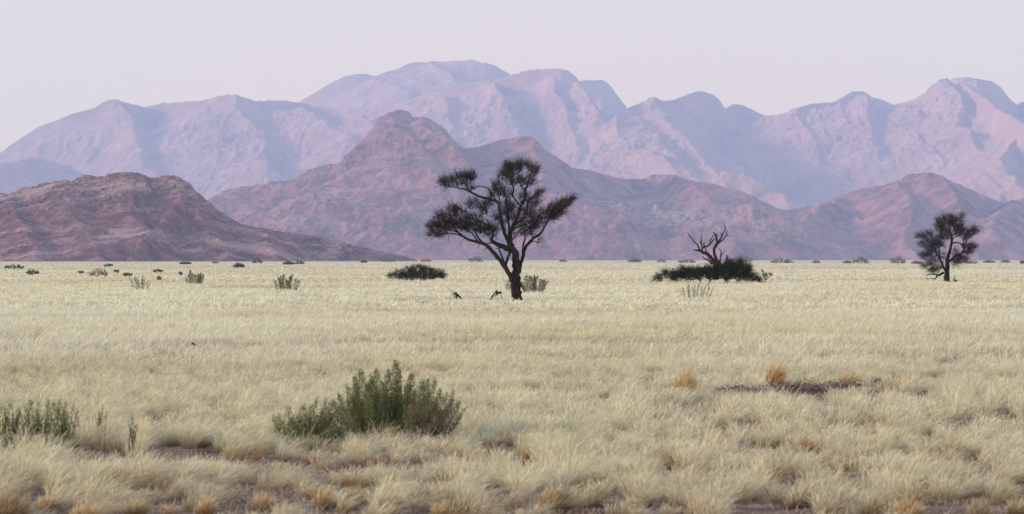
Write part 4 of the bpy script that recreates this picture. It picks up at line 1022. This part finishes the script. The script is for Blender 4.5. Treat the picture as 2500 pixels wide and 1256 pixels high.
    pl = [z(1190,1180,190,150),z(1120,1100,260,130,OLV),z(1240,1260,300,120),z(1330,1340,180,150),z(1300,1290,240,130),z(1380,1400,330,150),z(1470,1520,110,190),z(1440,1450,200,150),z(1530,1570,200,140),z(1590,1680,240,140,YG),z(1620,1660,330,160),z(1560,1560,360,170),
          z(1720,1800,290,150),z(1760,1850,300,140),z(1820,1940,280,150),z(1700,1720,400,150),z(1500,1500,420,180),z(1430,1420,400,170),z(1340,1350,400,160),z(1250,1230,420,150),z(1080,1020,360,120),z(1050,960,430,130),z(1100,1060,480,140),z(1150,1140,480,150,OLV),z(1200,1200,500,160,OLV),z(1000,980,560,120),
          z(1600,1620,480,180),z(1660,1700,470,170),z(1780,1860,430,150),z(1860,1980,400,130),z(1400,1380,560,160),z(1300,1300,580,150),z(1120,1110,330,90,OLV)]
    plume_shrub('tall_shrub', 940, 1062, 'tallest foreground shrub, dense green upright plumes in the middle of the clump', 'foreground shrubs', pl, 10, leaf=0.022, dens=4.5, fat=1.1, side=1, depth=0.5, D=(EYE-.1)*F/(1062-V0), **c)
    PB = (0.17, 0.135, 0.105); PG = (0.19, 0.18, 0.11)
    pl = [z(1700,1720,520,170,PB),z(1750,1780,500,170,PB),z(1800,1850,480,180,PB),z(1850,1920,500,170,PB),z(1880,1990,450,140,PB),z(1900,2040,430,120,PG),z(1920,2110,400,110,PG),z(1940,2080,520,120,PB),z(1960,2170,560,90,PG),z(1980,2240,560,70,PG),z(1900,2000,600,150,PB),z(1820,1880,600,170,PB),z(1760,1790,640,160,PB),z(1970,2130,600,110,PG),z(1990,2190,650,90,PG),z(1700,1700,650,150,PB)]
    plume_shrub('twiggy_shrub', 1050, 1068, 'purplish brown twiggy shrub leaning right at the right side of the foreground clump', 'foreground shrubs', pl, 11, leaf=0.020, dens=3.6, fat=1.15, depth=0.45, D=(EYE-.1)*F/(1072-V0), **c)
    pl = [z(310,300,650,110),z(350,340,640,90),z(420,445,570,130),z(520,530,640,120),z(560,600,545,140),z(600,670,555,120),z(640,620,620,150),z(700,740,470,80,OLV),z(760,800,510,90,PB),z(720,720,640,160),z(760,780,620,150),z(830,870,520,120,PG),z(880,910,500,130,PG),z(920,960,540,130),z(900,930,600,130),z(800,830,560,140),z(840,850,640,150),z(480,480,680,140),z(660,680,700,150),z(850,880,640,120,PG),z(400,400,700,120)]
    plume_shrub('low_shrub', 740, 1080, 'low green shrub at the left side of the foreground clump', 'foreground shrubs', pl, 12, leaf=0.020, dens=3.6, fat=1.15, side=1, depth=0.5, D=(EYE-.1)*F/(1078-V0), **c)
    gl = dict(c1=(0.11, 0.15, 0.06), c2=(0.27, 0.33, 0.15))
    def P(lst): return [(a, b, t, wd, None) for a, b, t, wd in lst]
    plume_shrub('edge_shrub', 22, 1045, 'green shrub cut off by the left edge of the picture', 'green shrubs half sunk in the grass at left', P([(0,-2,992,26),(12,14,990,22),(24,24,984,24),(36,38,998,20),(46,48,1000,16),(-16,-18,990,24)]), 13, leaf=0.022, dens=1.9, fat=1.1, side=2, **gl)
    plume_shrub('green_shrub', 120, 1052, 'wide green shrub with many short spikes half sunk in the grass near the left edge', 'green shrubs half sunk in the grass at left', P([(72,70,985,22),(82,80,978,22),(94,94,985,24),(104,112,975,24),(114,118,990,24),(126,130,985,24),(136,138,992,22),(146,148,978,20),(158,162,985,22),(172,176,988,18),(88,90,1000,24),(140,140,1002,24)]), 14, leaf=0.022, dens=1.9, fat=1.1, side=2, **gl)
    plume_shrub('green_sprig', 250, 1040, 'single green sprig standing right of the wide green shrub', 'green shrubs half sunk in the grass at left', P([(250,252,995,14),(244,243,1006,12),(257,259,1010,10)]), 15, leaf=0.022, dens=2.4, fat=1.2, side=0, **gl)
    plume_shrub('green_sprig', 324, 1068, 'pale green sprig lowest and rightmost of the green shrubs at left', 'green shrubs half sunk in the grass at left', P([(324,324,1022,12),(317,314,1035,10),(332,335,1038,10),(321,320,1044,9)]), 16, leaf=0.022, dens=2.0, fat=1.2, side=0, **gl)

def tufts():
    L = TUFTS
    for i, (u, v, wd, ht, lb, a, b, wi) in enumerate(L):
        tuft(u, v, wd, ht, lb, a, b, i, n=int(9*wd), wind=wi)
    low_dead(1805, 962, 100, 14, 'left low grey shrub of the dark worn strip', 301)
    low_dead(1945, 955, 130, 18, 'middle low grey shrub behind the brightest orange tuft', 302)
    low_dead(2060, 950, 120, 15, 'right low grey shrub below the small golden tuft', 303)
    low_dead(2165, 940, 60, 14, 'small raised grey shrub at the right end of the worn strip', 304, 120)

def haze():
    m, n, l = mat('haze'); v = N(n, 'ShaderNodeVolumePrincipled'); o = N(n, 'ShaderNodeOutputMaterial')
    v.inputs['Color'].default_value = (0.48, 0.70, 1.0, 1); v.inputs['Density'].default_value = 0.000070
    v.inputs['Anisotropy'].default_value = 0.0
    l.new(v.outputs[0], o.inputs['Volume'])
    x, y0, y1, z0, z1 = 9100, -2100, 17100, -1.5, 1800
    V = np.array([(-x,y0,z0),(x,y0,z0),(x,y1,z0),(-x,y1,z0),(-x,y0,z1),(x,y0,z1),(x,y1,z1),(-x,y1,z1)], float)
    Fq = np.array([(0,3,2,1),(4,5,6,7),(0,1,5,4),(1,2,6,5),(2,3,7,6),(3,0,4,7)])
    o = mesh_np('haze', V, [Fq], m); tag(o, 'blue lilac air between the camera and the mountains', kind='stuff')

import time
t0 = time.time()
def step(f):
    global t0
    f(); print('STEP', f.__name__, round(time.time()-t0, 1)); t0 = time.time()
for f in (ground, mountains, grass, main_tree, right_tree, dead_tree, stumps, birds, vegetation, tufts, haze): step(f)
